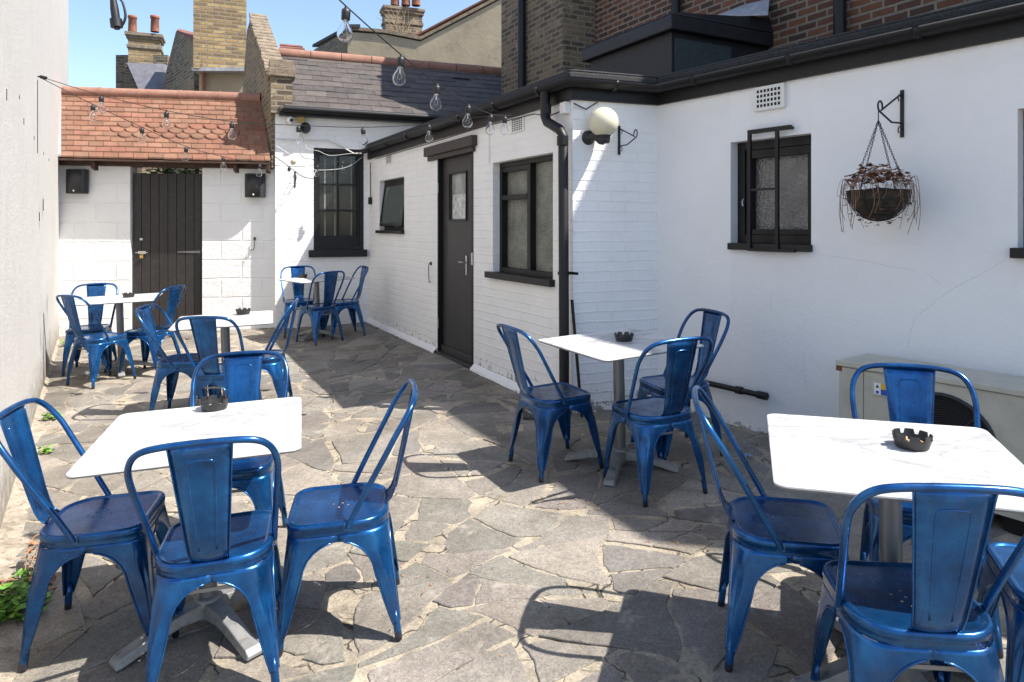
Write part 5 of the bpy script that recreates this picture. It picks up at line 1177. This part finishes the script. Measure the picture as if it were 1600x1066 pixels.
ash = thing('ashtray', (0, 0, 0), 'x', 'ashtray', 'black ashtrays on the tables')
mb = MB(); n = 96; ri = []
for prof_k, (r0, z0) in enumerate([(0, .004), (.046, 0), (.050, .004), (.057, .030), (.059, .046), (.054, .046), (.051, .03), (.046, .010), (0, .009)]):
    g = []
    for k in range(n):
        z = z0
        if z0 >= .04 and (k % 12) < 4: z = .030
        g.append(Vector((r0 * math.cos(2 * math.pi * k / n), r0 * math.sin(2 * math.pi * k / n), z)))
    ri.append(g)
mb.add([q for g in ri for q in g], [(i * n + k, i * n + (k + 1) % n, (i + 1) * n + (k + 1) % n, (i + 1) * n + k) for i in range(len(ri) - 1) for k in range(n)])
mb.build('bowl', M['ash'], ash)
mb = MB(); mb.lathe([(.046, .012), (.03, .014), (0, .013)], (0, 0, 0), 20); mb.build('ash', M['cinder'], ash)
mb = MB()
for a, x, y in ((.4, .01, .02), (2.1, -.02, -.01), (1.2, .02, -.015)):
    d = Vector((math.cos(a), math.sin(a), .15)) * .014; p = Vector((x, y, .02)); mb.tube([p - d, p + d], .0038, 8)
mb.build('cigarette_end', M['paper'], ash)
for i, (x, y, r1, r2_, lab, _) in enumerate(TB):
    if i == 0: o = tb
    else: o = copy_tree(tb)
    o['label'] = lab; place(o, x, y, R(r1))
    for k in kids(o):
        if k.name.startswith('base'): k.rotation_euler = (0, 0, R(r2_ - r1))
    g = gz(x, y); px, py, al = ASH[i]; a, b = ray(px, py + 9 * 2.2 / y)
    zt_ = g + TT; Yt = (H - zt_) / -b; zt_ = gz(a * Yt, Yt) + TT; Yt = (H - zt_) / -b
    s = ash if i == 0 else copy_tree(ash); s['label'] = al; s.location = (a * Yt, Yt, gz(a * Yt, Yt) + TT + .001)
    s.rotation_euler = (0, 0, i * .7)
    if i not in (1,):
        for k in kids(s):
            if k.name.startswith('cigarette'): drop.append(k)
for k in drop: bpy.data.objects.remove(k)
mb = MB(); p0 = (1.32, 2.42)
for dx, dy in ((0, 0), (.012, .004), (.02, .001), (.03, .006)): mb.box((p0[0] + dx, p0[1] + dy, gz(1.236, 2.219) + TT + .004), (.005, .006, .003), Matrix.Rotation(dx * 60, 3, 'Z'))
tag(mb.build('tobacco_crumbs', M['ash'], base=(p0[0], p0[1], gz(1.236, 2.219) + TT)), 'dark crumbs on the near right tabletop behind the ashtray', 'crumbs')

# ------------------------------------------------------------------ weeds, litter, pole
def gpt(px, py): a = (px - 800) / F; b = (py - Y0) / F; Y = (H + 2.5 * GY) / (b + GX * a + GY); return Vector((a * Y, Y, gz(a * Y, Y)))
WE = [(15, 960, (.13, .12, .11), 330, .034, 'leaf', 'large bright green weed clump at the foot of the cream wall, lowest left'),
      (38, 912, (.055, .045, .045), 70, .022, 'leaf', 'small yellow green weed beside dry leaves by the cream wall'),
      (80, 655, (.07, .06, .06), 60, .03, 'leaf', 'small green weed in the gravel strip, between two clumps by the cream wall'),
      (70, 708, (.05, .05, .04), 40, .028, 'leaf', 'small dark green weed in a paving joint near the left table'),
      (103, 541, (.07, .07, .07), 50, .03, 'leaf', 'little weed against the cream wall near the gate table'),
      (905, 640, (.12, .10, .06), 90, .03, 'leaf', 'dark weeds in the damp corner behind the table by the downpipe'),
      (275, 497, (.10, .06, .05), 40, .03, 'leaf', 'low weeds growing at the foot of the gate wall')]
rl = random.Random(14)
for px, py, rad, n, sz_, mt, lab in WE:
    p = gpt(px, py); mb = MB(); leaves(mb, p + Vector((0, 0, .01)), rad, n, sz_, rl, GC, True)
    for k in range(8):
        a = rl.uniform(0, 6.28); mb.tube([p, p + Vector((rad[0] * .6 * math.cos(a), rad[1] * .6 * math.sin(a), rad[2] * rl.uniform(.3, .9)))], .002, 4)
    tag(mb.build('weed', M[mt], base=p, recalc=False), lab, 'weed', 'weeds at the wall foot and joints')
p = gpt(30, 925); mb = MB(); leaves(mb, p, (.17, .09, .05), 100, .032, rl, [(1, 1, 1), (1.5, 1.2, 1), (.6, .5, .5)], True); mb.tube(catmull([gpt(35, 925), gpt(45, 890) + Vector((0, 0, .1)), gpt(60, 880) + Vector((0, 0, .13)), gpt(80, 880) + Vector((0, 0, .1))]), .003, 5); mb.tube(catmull([gpt(35, 925), gpt(50, 900) + Vector((0, 0, .06)), gpt(58, 890) + Vector((0, 0, .09))]), .003, 5)
leaves(mb, gpt(55, 890) + Vector((0, 0, .08)), (.05, .05, .05), 26, .035, rl, [(1, 1, 1), (1.5, 1.1, .9)])
tag(mb.build('dry_leaves', M['dry'], base=p, recalc=False), 'pile of dry brown leaves and a dead stem by the cream wall', 'leaves')
p = gpt(1172, 716); mb = MB(); rl2 = random.Random(2); vs = []
for i in range(5):
    for j in range(5): vs.append(p + Vector(((i - 2) * .012, (j - 2) * .012, .012 + rl2.uniform(-.01, .016))))
mb.add(vs, [(i * 5 + j, i * 5 + j + 1, (i + 1) * 5 + j + 1, (i + 1) * 5 + j) for i in range(4) for j in range(4)]); tag(mb.build('litter', M['litter'], base=p, solid=.0006), 'crumpled blue and white wrapper on the shaded paving by the white render', 'litter')
q = gpt(1020, 743); 
mb = MB(); a = DW.pt(-.0, 0, 0); b0 = LW.pt(.02, gz(.5, 5.2) + .01, .12); mb.tube([b0, LW.pt(-.02, .95, .03)], .012, 8); tag(mb.build('black_pole', M['black'], base=b0), 'thin black pole leaning against the corner beside the downpipe', 'pole')
# crumbs of dry leaf and grit caught in the joints
mb = MB(); rd = random.Random(77)
for _ in range(420):
    if rd.random() < .5: x, y = rd.choice([(.35, 3.6), (.75, 3.45), (-.2, 4.4), (-1.9, 3.3), (1.3, 4.6), (-.4, 2.9), (.9, 3.2)]); x += rd.gauss(0, .10); y += rd.gauss(0, .07)
    else: x, y = rd.uniform(-2.2, 1.6), rd.uniform(2.1, 6.5)
    p = Vector((x, y, gz(x, y) + .004)); a = rd.uniform(0, 6.28); l_ = rd.uniform(.003, .011); u = Vector((math.cos(a), math.sin(a), rd.uniform(-.1, .5))); v_ = Vector((-u.y, u.x, rd.uniform(-.4, .4)))
    mb.add([p - u * l_, p + v_ * l_ * .4, p + u * l_, p - v_ * l_ * .4 + Vector((0, 0, .002))], [(0, 1, 2), (0, 2, 3)], tint=rd.choice([(1, 1, 1), (.4, .35, .3), (1.6, 1.4, 1.2)]))
tag(mb.build('leaf_litter', M['dry'], recalc=False), 'crumbs of dry leaf and grit scattered over the paving joints', 'leaf litter', kind='stuff')
# drain surround in the corner
dc = DW.pt(.12, 0, .22); g = gz(dc.x, dc.y); mb = MB()
for k in range(9): mb.box((dc.x - .10 + k * .025, dc.y, g + .008), (.010, .2, .012))
for s in (-1, 1): mb.box((dc.x, dc.y + s * .11, g + .008), (.24, .02, .0125)); mb.box((dc.x + s * .12, dc.y, g + .0085), (.02, .238, .0125))
tag(mb.build('drain_grate', M['drain'], base=(dc.x, dc.y, g)), 'square iron drain grate below the downpipe', 'drain')

for o in bpy.data.objects:
    if '_b' in o: del o['_b']
